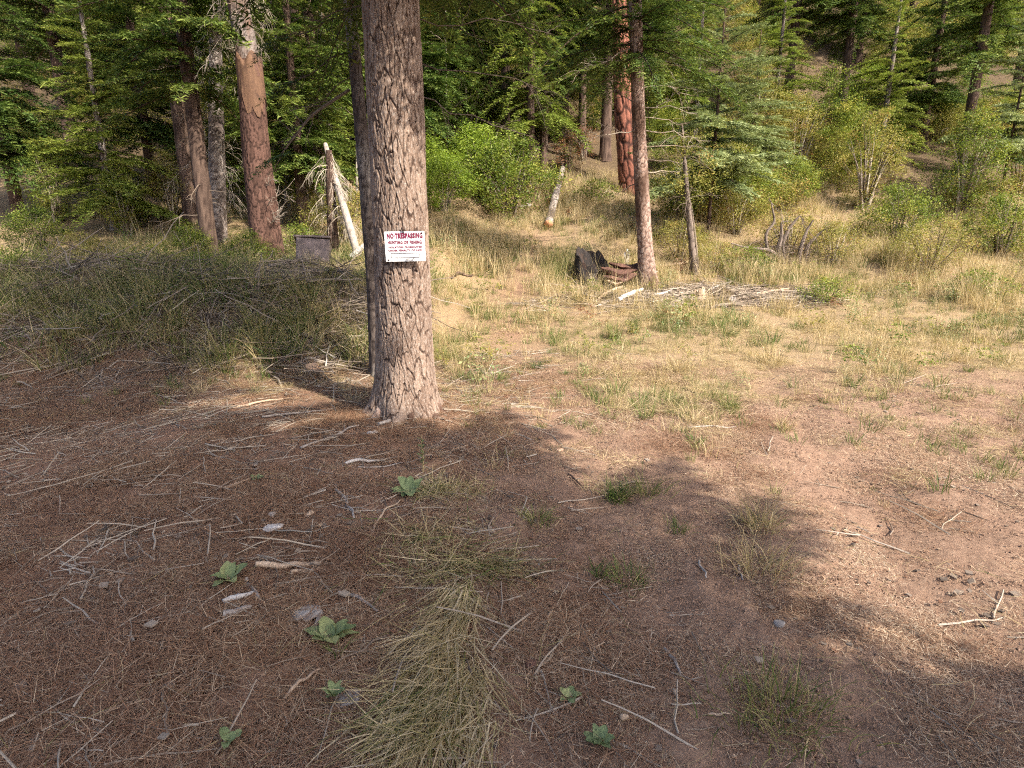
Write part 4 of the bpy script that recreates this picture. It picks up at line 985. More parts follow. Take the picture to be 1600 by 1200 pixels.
# ------------------------------------------------------------------ dark metal box on the bank
p = gd(490, 10.4); MB = empty('metal_box', (p[0], p[1], p[2]-.02), math.radians(-16), label='dark brown metal box with a lid sitting on the bank', cat='box')
MB.rotation_euler = (math.radians(-17), math.radians(4), math.radians(12))
def box(g, x0, x1, y0, y1, z0, z1, dx=0.0, bev=.008):
    V = []
    for z, i in ((z0, bev), (z0+bev, 0), (z1-bev, 0), (z1, bev)):
        s = dx*(z-z0)/(z1-z0)
        for x, y in ((x0+bev, y0+i), (x1-bev, y0+i), (x1-i, y0+bev), (x1-i, y1-bev), (x1-bev, y1-i), (x0+bev, y1-i), (x0+i, y1-bev), (x0+i, y0+bev)): V.append((x+s*(-1 if x > 0 else 1), y, z))
    i = np.arange(3)[:, None]*8; j = np.arange(8)[None]
    g.add(V, np.stack([i+j, i+(j+1) % 8, i+8+(j+1) % 8, i+8+j], -1).reshape(-1, 4))
    g.add(V, [[24, 25, 26, 31], [26, 27, 30, 31], [27, 28, 29, 30], [1, 0, 7, 2], [3, 2, 7, 6], [4, 3, 6, 5]])
g = Geo(); box(g, -.27, .27, -.2, .2, 0, .42, -.0); obj('body', g.mesh('box_body', M['rust_metal']), MB)
g = Geo(); box(g, -.30, .30, -.23, .23, .424, .46); obj('lid', g.mesh('box_lid', M['rust_metal']), MB, (0, 0, 0), (math.radians(-3), math.radians(-2), 0))
g = Geo(); box(g, -.24, .24, -.209, -.203, .03, .39, 0, .002); obj('front_panel', g.mesh('box_panel', M['rust_metal']), MB)

# ------------------------------------------------------------------ shrubs
def shrub(seed, *a, **k):
    lv, st = leafy(seed, *a, **k); t = empty('bush', (0, 0, -50)); t['category'] = 'bush'
    obj('foliage', lv, t); s = obj('stems', st, t, kind='stuff'); return t
B_round = shrub(301, 1.0, 1.5, 150, 75, .052, 10, 'bush_leaf')
B_bright = shrub(302, .9, 1.5, 160, 75, .055, 10, 'bright_leaf')
B_yellow = shrub(303, 1.0, 1.4, 120, 60, .048, 12, 'yellow_leaf')
B_tall = shrub(304, 1.1, 3.0, 200, 70, .06, 12, 'bush_leaf', tint=(.55, .22))
B_ytall = shrub(305, 1.1, 2.8, 170, 60, .055, 14, 'yellow_leaf')
B_rust = shrub(306, .7, 1.6, 60, 26, .06, 14, 'rust_leaf')
B_low = shrub(307, .8, .7, 80, 36, .055, 9, 'bush_leaf', tint=(.45, .2))
for pr, px, d, s, lab in (
    (B_bright, 695, 17.2, 1.0, 'bright green leafy bush right behind the big fir'),
    (B_bright, 668, 18.6, 1.1, 'bright green bush half hidden behind the big fir'),
    (B_round, 795, 18.2, 1.5, 'wide yellow green bush in the middle of the slope'),
    (B_bright, 750, 19.4, 1.4, 'yellow green bush between the bright bush and the wide one'),
    (B_yellow, 835, 20.3, .9, 'small yellowing bush left of the fallen log'),
    (B_tall, 730, 22.5, 1.0, 'tall leafy bush above the bright green one'),
    (B_rust, 885, 21.8, .9, 'red brown dry shrub behind the fallen log'),
    (B_rust, 912, 22.6, .8, 'rusty shrub by the short dark trunk'),
    (B_low, 932, 19.6, 1.0, 'low shaded bush left of the red barked pine'),
    (B_yellow, 1060, 14.6, .75, 'yellow green bush between the slim fir and the young tree'),
    (B_yellow, 1118, 13.6, .55, 'small yellow leaved bush at the foot of the young split trunked tree'),
    (B_yellow, 1150, 17.0, 1.0, 'yellow shrub under the blue green sapling'),
    (B_ytall, 1125, 19.0, .9, 'tall yellow shrub behind the blue green sapling'),
    (B_round, 1060, 18.0, 1.1, 'green bush behind the slim fir'),
    (B_yellow, 1232, 15.2, .9, 'sparse yellow shrub behind the root tangle'),
    (B_ytall, 1240, 21.5, 1.0, 'tall yellow shrub over the dark root wad'),
    (B_ytall, 1175, 23.0, 1.1, 'tall yellowing thicket bush up the slope right of the sapling'),
    (B_low, 1165, 13.4, .8, 'low green bush in front of the root tangle'),
    (B_round, 388, 11.2, .42, 'green bush at the foot of the red snag, bank side'),
    (B_low, 362, 9.6, .55, 'low leafy bush on the bank top at the picture edge'),
    (B_low, 436, 10.4, .5, 'low leafy bush between the snag and the metal box'),
    (B_ytall, 490, 15.8, .5, 'yellow green shrub behind the metal box'),
    (B_yellow, 540, 14.2, .9, 'yellow shrub at the foot of the dead fir'),
    (B_low, 470, 13.4, .8, 'low dark bush behind the metal box')):
    plant(pr, px, d, s, lab, 'bushes round the clearing', dz=-.05)
BK = {B_round.name: 'rounded green', B_low.name: 'low', B_tall.name: 'tall green', B_yellow.name: 'yellowing', B_ytall.name: 'tall yellow'}
for pr, px, d, s in ((B_low, 20, 9.5, .7), (B_round, 60, 12.5, .7), (B_tall, 90, 16, .7), (B_yellow, 130, 11, .5), (B_tall, 200, 15, .6), (B_low, 240, 9.2, .7), (B_ytall, 270, 16, .6), (B_round, 300, 12, .5), (B_low, 320, 8.8, .5),
                     (B_ytall, 1590, 20, 1.0), (B_round, 1560, 15, 1.0), (B_low, 1520, 11.5, .8), (B_tall, 1500, 18, 1.0), (B_yellow, 1450, 13.5, .9), (B_round, 1400, 16, 1.0), (B_ytall, 1350, 19, 1.0), (B_yellow, 1300, 14.5, .8), (B_low, 1290, 11.5, .7)):
    plant(pr, px, d, s, side_label(BK[pr.name], px, False, 'bush'), 'bushes beyond the picture edges', dz=-.05)
# the thicket that clothes the hillside
rg = np.random.default_rng(400)
P = spread_pts(rg, 1500, -40, 40, 17, 70, lambda x, y: np.where(y < 21.5, np.where(np.abs(x-1.5) < 4.5, 0, np.where(x < 0, .06, .35)), .55)*np.where((np.abs(x/(y+1)) < 1.1), 1, 0)*sstep(17, 20, y+np.abs(x)*.25))
kinds = [p.children[0].data for p in (B_round, B_bright, B_yellow, B_tall, B_ytall, B_low, B_rust)]
n = len(P); P[:, 2] -= .06
scatter('undergrowth', P, kinds, rg.choice(7, n, p=[.2, .08, .2, .2, .2, .07, .05]), rg.uniform(.6, 1.35, n), rg.random(n)*6.28, None, 'dense leafy undergrowth covering the wooded hillside')

# ------------------------------------------------------------------ grass of the clearing
def track(x, y):                                                   # bare earth of the track, 1 on it
    c = np.interp(y, [1.9, 3, 4.6, 6, 8], [.5, 1.2, 2.3, 3.0, 4.2]); w = np.interp(y, [0, 4, 7], [.9, .8, .5])
    return sstep(1.0, .55, np.abs(x-c)/w)
P_heap = gp(1010, 470)
def meadow(x, y):
    b = sstep(3.8, 7.2, y+.9*noise2(x*.6, y*.5, 41)+.5*noise2(x*1.9, y*1.7, 43)+.6*np.clip(x, -2, 3)-.2)**1.3*sstep(23, 21, y)
    lump = .5+.6*noise2(x*1.1, y*1.1, 42)
    d = b*np.clip(lump*1.4, .12, 1)*(1-.75*track(x, y))
    hp = np.exp(-(((x-P_heap[0]-.9)/2.2)**2+((y-P_heap[1]-.1-.1*(x-P_heap[0]))/.6)**2))
    return d*(1-bank_w(x, y)*.2)*(1-.9*hp)*(1-.72*lane(x, y))
dry = [tuft_mesh(500+k, 26, h, (.72, .12), .06, .006, .4, 1.0) for k, h in enumerate((.14, .20, .26, .20))]
tall = [tuft_mesh(510+k, 26, h, (.70, .13), .05, .006, .18, .5) for k, h in enumerate((.42, .55, .48))]
green = [tuft_mesh(520+k, 30, h, (.27, .12), .05, .007, .35, .9) for k, h in enumerate((.16, .26, .36))]
mats = [mat_mesh(530+k, 60, .14, (.10, .32), .004, (.74, .13), 'grass', .05, .2) for k in range(4)]
gv = dry+tall+green+mats
rg = np.random.default_rng(420)
P = spread_pts(rg, 46000, -9, 14, 3.4, 23, lambda x, y: meadow(x, y)*np.where(np.abs(x) < 1.0*y+.8, 1, 0)*np.interp(y, [5, 9, 14, 21], [1, .85, .6, .5]))
n = len(P); gn = noise2(P[:, 0]*.55, P[:, 1]*.55, 44)+.5*noise2(P[:, 0]*2, P[:, 1]*2, 45)
tl = sstep(9.8, 13.0, P[:, 1]+1.5*noise2(P[:, 0]*.7, P[:, 1]*.7, 46))*sstep(-1.5, 2.0, P[:, 0]-.15*(P[:, 1]-12)+2)
u = rg.random(n); v = rg.random(n)
pg = np.clip(.20+.42*gn, .02, .7); pt = .05+.65*tl
idx = np.where(u < pg, 7+rg.integers(0, 3, n), np.where(v < pt, 4+rg.integers(0, 3, n), np.where(rg.random(n) < .55, 10+rg.integers(0, 4, n), rg.integers(0, 4, n))))
scatter('grass', P, gv, idx, rg.uniform(.5, 1.3, n)*(1+.45*noise2(P[:, 0]*.8, P[:, 1]*.8, 49))*np.interp(P[:, 1], [5, 7.5, 10, 12.5], [.5, .65, .75, 1.0]), rg.random(n)*6.28, None, 'dry straw and green grass covering the sunlit clearing')
wd = []
for k in range(4): lv, st = leafy(550+k, .16, .3, 9, 16, .035, 4, ('herb', 'yellow_leaf', 'bush_leaf', 'rust_leaf')[k]); wd.append(lv)
stalks = [tuft_mesh(555+k, 7, .75, (.78, .1), .04, .005, .12, .25) for k in range(2)]
P = spread_pts(rg, 2200, -3, 13, 6.2, 20, lambda x, y: meadow(x, y)*np.where(np.abs(x) < y+.8, .5, 0)*np.interp(y, [6, 9, 13], [.35, .7, 1]))
n = len(P)
scatter('weeds', P, wd+stalks, rg.choice(6, n, p=[.22, .2, .2, .06, .16, .16]), rg.uniform(.5, 1.3, n), rg.random(n)*6.28, None, 'small weeds and seed stalks among the grass of the clearing')
# rank grass on the shaded bank
rank = [tuft_mesh(540+k, 44, h, (.54, .22), .07, .007, .5, 1.5, 5) for k, h in enumerate((.4, .5, .6))]+[tuft_mesh(545+k, 40, .36, (.22, .1), .07, .008, .5, 1.3, 5) for k in range(2)]
P = spread_pts(rg, 2300, -9.5, -.9, 6.3, 11.5, lambda x, y: bank_w(x, y)*sstep(6.4, 6.9, y+.25*noise2(x*2, y, 47))*np.interp(y, [6.4, 7, 9, 11.5], [.5, .9, .7, .4])*np.where(noise2(x*1.4, y*1.4, 48) > -.25, 1, .10))
n = len(P)
scatter('bank_grass', P, rank, rg.choice(5, n, p=[.36, .30, .18, .09, .07]), rg.uniform(.45, 1.25, n)*np.where((P[:, 0]/P[:, 1] > -.44) & (P[:, 0]/P[:, 1] < -.25) & (P[:, 1] > 7.9), .4, 1), rg.random(n)*6.28, None, 'rank drooping grass over the shaded bank')
# ------------------------------------------------------------------ litter of the forest floor
def lying(name, variants, probs, count, x0, x1, y0, y1, dens, s, label, seed, dz=.0):
    rg = np.random.default_rng(seed); P = spread_pts(rg, count, x0, x1, y0, y1, dens); n = len(P); P[:, 2] += dz
    rz = rg.random(n)*6.28; sx, sy = slope_tilt(P); c, q = np.cos(rz), np.sin(rz)
    return scatter(name, P, variants, rg.choice(len(variants), n, p=probs), rg.uniform(s[0], s[1], n), rz, (np.arctan(-q*sx+c*sy), -np.arctan(c*sx+q*sy)), label)
nd = [mat_mesh(560+k, 850, .2, (.03, .11), .0022, (.50, .22), 'needle_litter', .012, .22, 1, True) for k in range(4)]
ns = [mat_mesh(570+k, 700, .2, (.015, .05), .0026, (.72, .2), 'needle_litter', .010, .2, 1, True) for k in range(3)]
sw = [mat_mesh(575+k, 14, .14, (.06, .22), .0024, (.72, .16), 'grass', .02, .12, 4) for k in range(3)]
view = lambda x, y: np.where(np.abs(x) < .95*y+.6, 1, 0)
left = lambda x, y: sstep(.9, -.5, x+.5*noise2(x*1.5, y*1.5, 50))
lying('needle_litter', nd, [.25]*4, 2600, -6.5, 5.5, 1.2, 7.2, lambda x, y: view(x, y)*(.12+.88*left(x, y))*np.interp(y, [1.2, 4, 7.2], [1, .7, .5])*(.3+.7*sstep(-.5, .25, noise2(x*1.4, y*1.4, 52))), (.8, 1.2), 'fallen brown needles strewn over the forest floor', 430)
lying('dry_litter', ns, [.34, .33, .33], 2200, -6.5, 5.5, 1.2, 7.2, lambda x, y: view(x, y)*np.interp(y, [1.2, 4, 7.2], [1, .6, .4])*(.85-.35*left(x, y))*(.3+.7*sstep(-.4, .3, noise2(x*1.1, y*1.1, 53))), (.8, 1.2), 'pale flecks of dry litter on the bare earth', 436)
lying('straw', sw, [.34, .33, .33], 1500, -5, 6.5, 1.2, 7.4, lambda x, y: view(x, y)*(.18+.35*sstep(.2, -.4, np.abs(noise2(x*.9, y*.9, 51))-.2)+.5*sstep(4.2, 6, y)*(1-.5*track(x, y))), (.6, 1.2), 'loose dry grass stalks lying on the earth', 431)
def crumb_mesh(seed, n, size, r):
    rg = np.random.default_rng(seed); g = Geo(); O = np.array([[1, 0, 0], [-1, 0, 0], [0, 1, 0], [0, -1, 0], [0, 0, 1], [0, 0, -1.]])
    F = [[0, 2, 4], [2, 1, 4], [1, 3, 4], [3, 0, 4], [2, 0, 5], [1, 2, 5], [3, 1, 5], [0, 3, 5]]
    for k in range(n):
        a = rg.random()*6.283; q = math.sqrt(rg.random())*size; s_ = r*min(2.2, rg.lognormal(0, .4))
        g.add(O*rg.uniform(.55, 1.2, (6, 1))*np.array([1, 1, .7])*s_+rg.normal(0, .15*s_, (6, 3))+np.array([q*math.cos(a), q*math.sin(a), s_*.3]), F, .5)
    return g.mesh('crumbs', M['soil'])
lying('soil_crumbs', [crumb_mesh(610+k, 170, .2, .0036) for k in range(4)], [.25]*4, 2000, -5, 6, 1.2, 7.2, lambda x, y: view(x, y)*(1-.75*left(x, y))*np.interp(y, [1.2, 4, 7.2], [1, .7, .4]), (.7, 1.3), 'small crumbs of earth loose on the track', 437)
tw = [twig_mesh(580+k, 8, .16, (.05, .30), (.0014, .0045), (.60, .22)) for k in range(5)]
lying('twigs', tw, [.2]*5, 2000, -6.5, 5, 1.2, 8, lambda x, y: view(x, y)*(.05+.75*left(x, y)), (.6, 1.4), 'small dead twigs scattered on the forest floor', 432)
ch = [chip_mesh(590+k, 9, .14, .03, (.36, .2)) for k in range(3)]+[chip_mesh(595+k, 8, .14, .02, (.4, .25), 'needle_litter') for k in range(2)]
lying('bark_debris', ch, [.2]*5, 1500, -6.5, 5, 1.2, 7, lambda x, y: view(x, y)*(.2+.6*left(x, y)), (.4, 1.3), 'flakes of bark and wood lying on the forest floor', 433)
lying('brush', [twig_mesh(600+k, 14, .22, (.2, .8), (.004, .012), (.55, .25)) for k in range(4)], [.25]*4, 1500, P_heap[0]-3, P_heap[0]+5, P_heap[1]-1.6, P_heap[1]+1.8,
      lambda x, y: .55*np.exp(-(((x-P_heap[0]-.9)/1.9)**2+((y-P_heap[1]-.1-.1*(x-P_heap[0]))/.5)**2)), (.6, 1.2), 'heap of thin dead brush round the slim fir', 434, .02)

# ------------------------------------------------------------------ grass clumps, tufts and herbs of the foreground
def to_ground(q, lift=.004):
    z = hgt(q[..., 0], q[..., 1])+fine(q[..., 0], q[..., 1])+lift; q[..., 2] = np.maximum(q[..., 2], z); return q
def clump(px, py, n, L, sx, sy, az, azs, tilt, curl, tint, label, seed, w=.0055, nseg=6, name='grass_clump'):
    """a clump of long grass whose blades fall over and lie along the earth"""
    rg = np.random.default_rng(seed); p = gp(px, py); g = Geo()
    b = np.stack([p[0]+rg.normal(0, sx, n), p[1]+rg.normal(0, sy, n), np.zeros(n)], 1); b[:, 2] = hgt(b[:, 0], b[:, 1])-.01
    q = strands(rg, b, L*rg.uniform(.35, 1.15, n), w*rg.uniform(.5, 1.2, n), rg.normal(az, azs, n) if azs < 3 else rg.random(n)*6.28, np.abs(rg.normal(tilt, .2, n)), rg.normal(curl, .25, n), nseg, None if azs > 3 else .35)
    q = to_ground(q.reshape(-1, 4, 3), .003+.035*np.repeat(rg.random(n), nseg)[:, None]**2)
    q -= p; g.quads(q, np.repeat(np.clip(rg.normal(tint[0], tint[1], n), 0, 1), nseg))
    return obj(name, g.mesh(name, M['grass']), None, tuple(p), label=label, cat='grass', group='grass clumps along the track')
DN = -1.9                                                     # towards the viewer and a little to the side
for a in ((692, 770, 400, .27, .10, .07, 0, 9, 1.0, .9, (.62, .2), 'tangled grass mound beside the small broad leaved plant'),
          (672, 840, 260, .30, .11, .09, DN, 1.4, 1.25, .3, (.66, .2), 'grass clump sprawling below the tangled mound'),
          (738, 885, 400, .34, .11, .07, -.9, 1.0, 1.15, .5, (.52, .18), 'greener grass clump leaning over the bare earth'),
          (662, 905, 180, .26, .10, .07, 2.8, 1.1, 1.25, .35, (.60, .18), 'loose grass clump on the needle side of the strip'),
          (722, 940, 300, .36, .05, .07, DN+.1, .4, 1.3, .25, (.78, .15), 'straw coloured grass combed along the strip'),
          (700, 1000, 380, .38, .06, .08, DN, .38, 1.3, .25, (.76, .16), 'long dry grass lying in the middle of the strip'),
          (718, 1060, 300, .34, .05, .06, DN+.1, .4, 1.3, .25, (.78, .15), 'pale grass at the earth edge of the strip'),
          (680, 1075, 360, .34, .07, .07, DN, .4, 1.28, .25, (.70, .18), 'dense yellow green grass near the lower end of the strip'),
          (695, 1135, 340, .30, .08, .05, DN, .5, 1.2, .35, (.72, .18), 'grass at the very end of the strip by the picture bottom'),
          (635, 1150, 180, .26, .08, .05, DN-.3, .7, 1.2, .4, (.62, .2), 'grass clump spilling toward the needle litter at the bottom')):
    clump(*a[:11], a[11], 700+a[0]+a[1])
TF = (((965, 775), 190, .20, .30, 'dark green grass tuft on the bare earth in mid track', .035), ((838, 815), 110, .16, .36, 'small olive grass tuft left of the dark green one', .04), ((838, 575), 170, .18, .16, 'dark green leafy tuft at the meadow edge', .05),
      ((882, 588), 70, .10, .18, 'tiny green tuft right of the dark leafy one', .03), ((978, 905), 150, .12, .34, 'low yellow green tuft on the earth', .05), ((935, 900), 60, .10, .22, 'small dark green sprig beside the low tuft', .02),
      ((1140, 640), 160, .20, .42, 'yellow green tuft at the track edge', .04), ((1085, 690), 120, .13, .26, 'short green tuft under a pale stalk', .03), ((1222, 670), 70, .26, .74, 'upright straw tuft alone on the track', .03),
      ((1060, 830), 70, .10, .34, 'faint green tuft between the earth clods', .03), ((845, 668), 50, .09, .42, 'little yellow tuft on the sunlit bare patch', .02), ((1185, 820), 160, .26, .66, 'straw coloured tuft bent over the earth at the edge', .05),
      ((1010, 775), 110, .24, .50, 'dry stalks leaning from the dark green tuft', .05), ((960, 530), 160, .34, .34, 'upright green tuft in the sunlit grass', .05), ((990, 520), 120, .24, .26, 'short green tuft beside the upright one', .04),
      ((1210, 570), 240, .34, .78, 'pale shaggy straw tuft at the far side of the track', .10), ((1060, 580), 200, .36, .74, 'tall straw tuft beside the track', .07), ((880, 425), 300, .75, .36, 'tall green reedy grass left of the charred stump', .16),
      ((865, 440), 220, .6, .40, 'green grass at the foot of the reedy clump', .14), ((700, 560), 220, .34, .42, 'grass tuft at the sunny side of the big fir', .09), ((725, 590), 140, .16, .28, 'low green tuft by the needle mound', .06),
      ((1080, 660), 120, .3, .78, 'pale dry tuft standing behind the short green one', .04), ((880, 1090), 50, .06, .2, 'tiny dark green weed on the earth', .03), ((790, 712), 40, .07, .2, 'small green sprig right of the pale stick', .02),
      ((1215, 1120), 260, .2, .44, 'yellow green grass patch at the lower edge', .09), ((1190, 890), 160, .28, .7, 'thin bent straw at the picture edge', .09), ((528, 1030), 26, .14, .2, 'few arching green blades under the broad leaved plant', .012))
for k, ((px, py), n, h, tn, lab, sp_) in enumerate(TF):
    p = gp(px, py); rg = np.random.default_rng(900+k); g = Geo()
    b = np.stack([rg.normal(0, sp_, n), rg.normal(0, sp_, n), np.full(n, -.01)], 1); far = p[1] > 8
    q = strands(rg, b, h*rg.uniform(.4, 1.15, n), (.007 if far else .0045)*rg.uniform(.6, 1.2, n), np.arctan2(b[:, 1], b[:, 0])+rg.normal(0, .9, n), np.abs(rg.normal(0, .25 if far else .5, n)), np.abs(rg.normal(.4 if far else 1.2, .5, n)), 5)
    q = to_ground(q.reshape(-1, 4, 3)+p, .002)-p
    g.quads(q, np.repeat(np.clip(rg.normal(tn, .12, n), 0, 1), 5))
    obj('grass_tuft', g.mesh('grass_tuft', M['grass']), None, tuple(p), label=lab, cat='grass', group='single grass tufts')
def leaf_mesh(seed, L, W, arch, fold=.25):
    rg = np.random.default_rng(seed); nu, nv = 9, 5; V = []
    for i in range(nu):
        f = i/(nu-1); w = W*.5*(math.sin(min(1, f*.92+.06)*math.pi)**.75)*(1.1-.25*f)+.002
        for j in range(nv):
            s = (j/(nv-1)-.5)*2
            V.append((f*L, s*w+.004*noise2(f*5, s*2, seed), arch*L*(f-.9*f*f)+fold*abs(s)*w+.004*float(noise2(f*6+s, s*3, seed+1))))
    F = [[i*nv+j, (i+1)*nv+j, (i+1)*nv+j+1, i*nv+j+1] for i in range(nu-1) for j in range(nv-1)]
    g = Geo(); g.add(V, F, np.clip(rg.normal(.5, .2), 0, 1)); return g.mesh('leaf', M['herb'], True)
def rosette(px, py, leaves, label, seed, dz=.0):
    p = gp(px, py); rg = np.random.default_rng(seed); e = empty('broad_leaved_plant', tuple(p), label=label, cat='plant')
    for (az, L, W, up) in leaves:
        o = obj('leaf', leaf_mesh(int(rg.integers(1e6)), L, W, .35), e, (0, 0, .012+rg.random()*.012+dz), (0, -up, 0)); o.rotation_euler = Euler((rg.normal(0, .15), -up, az), 'XYZ')
    return e
rosette(515, 1003, [(2.1, .105, .062, .45), (3.0, .115, .062, .2), (.9, .10, .055, .35), (.35, .11, .05, .2), (-1.0, .08, .06, .2), (-.2, .075, .05, .3), (3.6, .07, .045, .3), (1.5, .06, .04, .7), (.1, .12, .035, .1)], 'pale green broad leaved rosette in the needle litter near the bottom', 31)
rosette(640, 772, [(2.4, .13, .07, .6), (3.3, .12, .055, .25), (-1.3, .12, .075, .15), (-1.9, .10, .06, .1), (.8, .12, .055, .5), (.1, .09, .045, .3), (1.6, .11, .06, .8), (-.6, .09, .05, .3), (-2.6, .11, .05, .15)], 'light green broad leaved plant at the head of the grass strip', 32)
rosette(358, 912, [(.6, .10, .06, .5), (2.0, .10, .06, .5), (3.4, .08, .05, .3), (-.8, .09, .05, .3), (-1.9, .09, .055, .2), (1.3, .08, .05, .8)], 'yellowish broad leaved plant at the picture edge', 33)
rosette(400, 753, [(.2, .06, .03, .3), (2.6, .06, .03, .3), (-1.4, .05, .03, .3), (1.2, .05, .03, .5)], 'tiny four leaved seedling by a stick end', 34)
rosette(357, 1170, [(.5, .05, .03, .4), (2.4, .05, .03, .4), (-1.2, .04, .03, .3)], 'tiny seedling in the lower corner', 35)
rosette(935, 1172, [(k*.9, .055, .03, .35+.1*(k % 3)) for k in range(9)], 'dark green ground weed near the bottom of the track', 36)
rosette(890, 1095, [(k*1.25, .045, .028, .3) for k in range(5)], 'small faint weed on the bare earth', 37)
rosette(524, 1110, [(k*1.1, .05, .025, .6) for k in range(6)], 'small leafy sprig beside the flat grey stone', 38, .03)
p = gp(661, 736); ST = empty('seed_stalk', tuple(p), label='upright yellowish stalk standing behind the light green plant', cat='plant')
g = Geo(); tube(g, [(0, 0, -.01), (.004, 0, .10), (-.004, 0, .2), (0, 0, .27)], [.006, .005, .004, .002], 5, 10, .7); obj('stem', g.mesh('stem', M['grass']), ST)
rg = np.random.default_rng(39)
for k in range(13):
    o = obj('leaf', leaf_mesh(390+k, rg.uniform(.025, .05), .014, .2), ST, (0, 0, .05+k*.015)); o.rotation_euler = Euler((0, -rg.uniform(.1, .9), k*2.4), 'XYZ')

# ------------------------------------------------------------------ single sticks, bark slabs and stones
def stick(px0, py0, px1, py1, r, mat, label, seed=0, wob=.04, fork=0, lift=0.0, name='stick'):
    a, b = gp(px0, py0), gp(px1, py1); n = 12; s = np.linspace(0, 1, n); L = np.linalg.norm(b-a); rg = np.random.default_rng(seed+int(px0))
    P = a+(b-a)*s[:, None]; pr = np.array([-(b-a)[1], (b-a)[0], 0])/L
    w = np.cumsum(rg.normal(0, wob, n)); w -= np.linspace(w[0], w[-1], n); P = P+pr*(w*L*.35)[:, None]
    P[:, 2] = hgt(P[:, 0], P[:, 1])+fine(P[:, 0], P[:, 1])+r*.75+.004+lift*np.sin(s*3.14)+.006*np.abs(np.cumsum(rg.normal(0, .3, n)))
    e = bark_tube(name, P-a, [r*.9, r, r*.95, r*.8, r*.55], M[mat], 10, 48, (max(.012, r*.9), r*8), r*.12, 0, 4, seed+5, .4, (), True)
    t = obj(name, e, None, tuple(a), label=label, cat=name)
    for k in range(fork):
        g = Geo(); i = rg.integers(4, 10); d = unit((P[i+1]-P[i])+pr*L*.06*rg.choice([-1, 1])); q = P[i]-a
        tube(g, [q, q+d*L*.12+np.array([0, 0, .01]), q+d*L*.25], [r*.5, r*.4, r*.15], 5, None, .6); obj('side_twig', g.mesh('side_twig', M['twig']), t)
    return t
ST_ = ((540, 729, 604, 715, .012, 'wood_white', 'bleached stick with a forked end below the big fir', 1), (665, 711, 730, 699, .007, 'wood_tan', 'straight pale stick behind the yellowish stalk', 0), (350, 766, 396, 749, .012, 'wood_tan', 'short tan stick pointing at the tiny seedling', 0),
       (402, 892, 500, 887, .015, 'wood_tan', 'thick pale stick with peeling bark lying level', 1), (455, 900, 498, 893, .011, 'wood_tan', 'shorter stick tucked under the thick pale one', 0), (350, 948, 395, 935, .013, 'wood_white', 'white stick end coming in at the picture edge', 0),
       (350, 968, 392, 957, .016, 'wood_grey', 'grey stick just below the white one at the edge', 0), (550, 870, 625, 785, .006, 'wood_tan', 'long thin bent twig running up to the light green plant', 0), (386, 908, 408, 945, .010, 'wood_grey', 'stubby grey branch crossing the white stick', 1),
       (525, 760, 554, 818, .009, 'wood_grey', 'crooked grey twig in the red needles', 2), (530, 930, 590, 960, .008, 'wood_grey', 'grey twig above the bottom rosette', 0), (486, 1000, 500, 968, .010, 'wood_grey', 'smooth grey stick leaning behind the bottom rosette', 0),
       (445, 1100, 500, 1058, .007, 'wood_tan', 'thin pale twig curving below the bottom rosette', 0), (560, 735, 700, 705, .005, 'wood_grey', 'long thin grey twig crossing below the big fir', 0), (470, 705, 560, 670, .010, 'wood_grey', 'grey branch lying toward the foot of the big fir', 1),
       (410, 655, 520, 640, .010, 'wood_grey', 'grey stick in the shade below the bank', 1), (350, 640, 450, 622, .011, 'wood_tan', 'tan stick along the foot of the bank', 0), (455, 575, 545, 540, .014, 'wood_grey', 'slanting dead branch on the shaded bank', 2),
       (1062, 603, 1092, 622, .011, 'bark_dark', 'dark stick lying in the straw beside the track', 0), (1005, 632, 1027, 647, .009, 'bark_dark', 'short dark stick left of the straw beside the track', 0), (1075, 668, 1150, 667, .006, 'wood_white', 'pale straight stalk lying behind the short green tuft', 0),
       (888, 742, 912, 765, .007, 'bark_dark', 'dark bent twig above the dark green tuft', 1), (968, 755, 1022, 758, .008, 'wood_tan', 'tan broken stalk behind the dark green tuft', 0), (855, 970, 866, 945, .006, 'wood_tan', 'small tan splinter on the earth', 0),
       (845, 1047, 942, 1009, .005, 'wood_tan', 'straight thin stalk on the earth below the low tuft', 0), (1038, 1012, 1062, 1058, .007, 'wood_grey', 'dark grey stick on the lower track', 0), (1092, 880, 1102, 915, .006, 'wood_grey', 'small upright lying stick on the track', 0),
       (1155, 885, 1160, 912, .006, 'wood_grey', 'small stick right of its twin on the track', 0), (1052, 1085, 1058, 1098, .006, 'wood_tan', 'tiny splinter under the dark grey stick', 0), (1105, 1125, 1140, 1122, .004, 'wood_tan', 'bent pale straw on the lower track', 0),
       (900, 462, 930, 468, .045, 'wood_grey', 'stubby dark branch at the near side of the brush heap', 1), (966, 472, 1004, 455, .05, 'wood_white', 'bright white bare log in the brush heap', 0), (1020, 464, 1066, 451, .028, 'wood_white', 'thin white bare limb in the brush heap', 0),
       (935, 470, 985, 440, .03, 'wood_tan', 'tan limb leaning in the brush heap', 0), (1030, 418, 1075, 412, .04, 'wood_tan', 'pale limb lying behind the slim fir', 0), (1180, 462, 1235, 452, .03, 'wood_tan', 'tan limb in dry grass beyond the brush heap', 0),
       (705, 437, 738, 433, .03, 'bark_dark', 'dark stick in the sunny grass right of the sign', 0), (1110, 455, 1150, 440, .02, 'wood_grey', 'grey limb at the far end of the brush heap', 1), (395, 432, 450, 425, .03, 'wood_grey', 'grey log along the bank top below the red snag', 0))
for k, (x0, y0, x1, y1, r, mt, lab, fk) in enumerate(ST_): stick(x0, y0, x1, y1, r, mt, lab, 50+k, .05, fk)
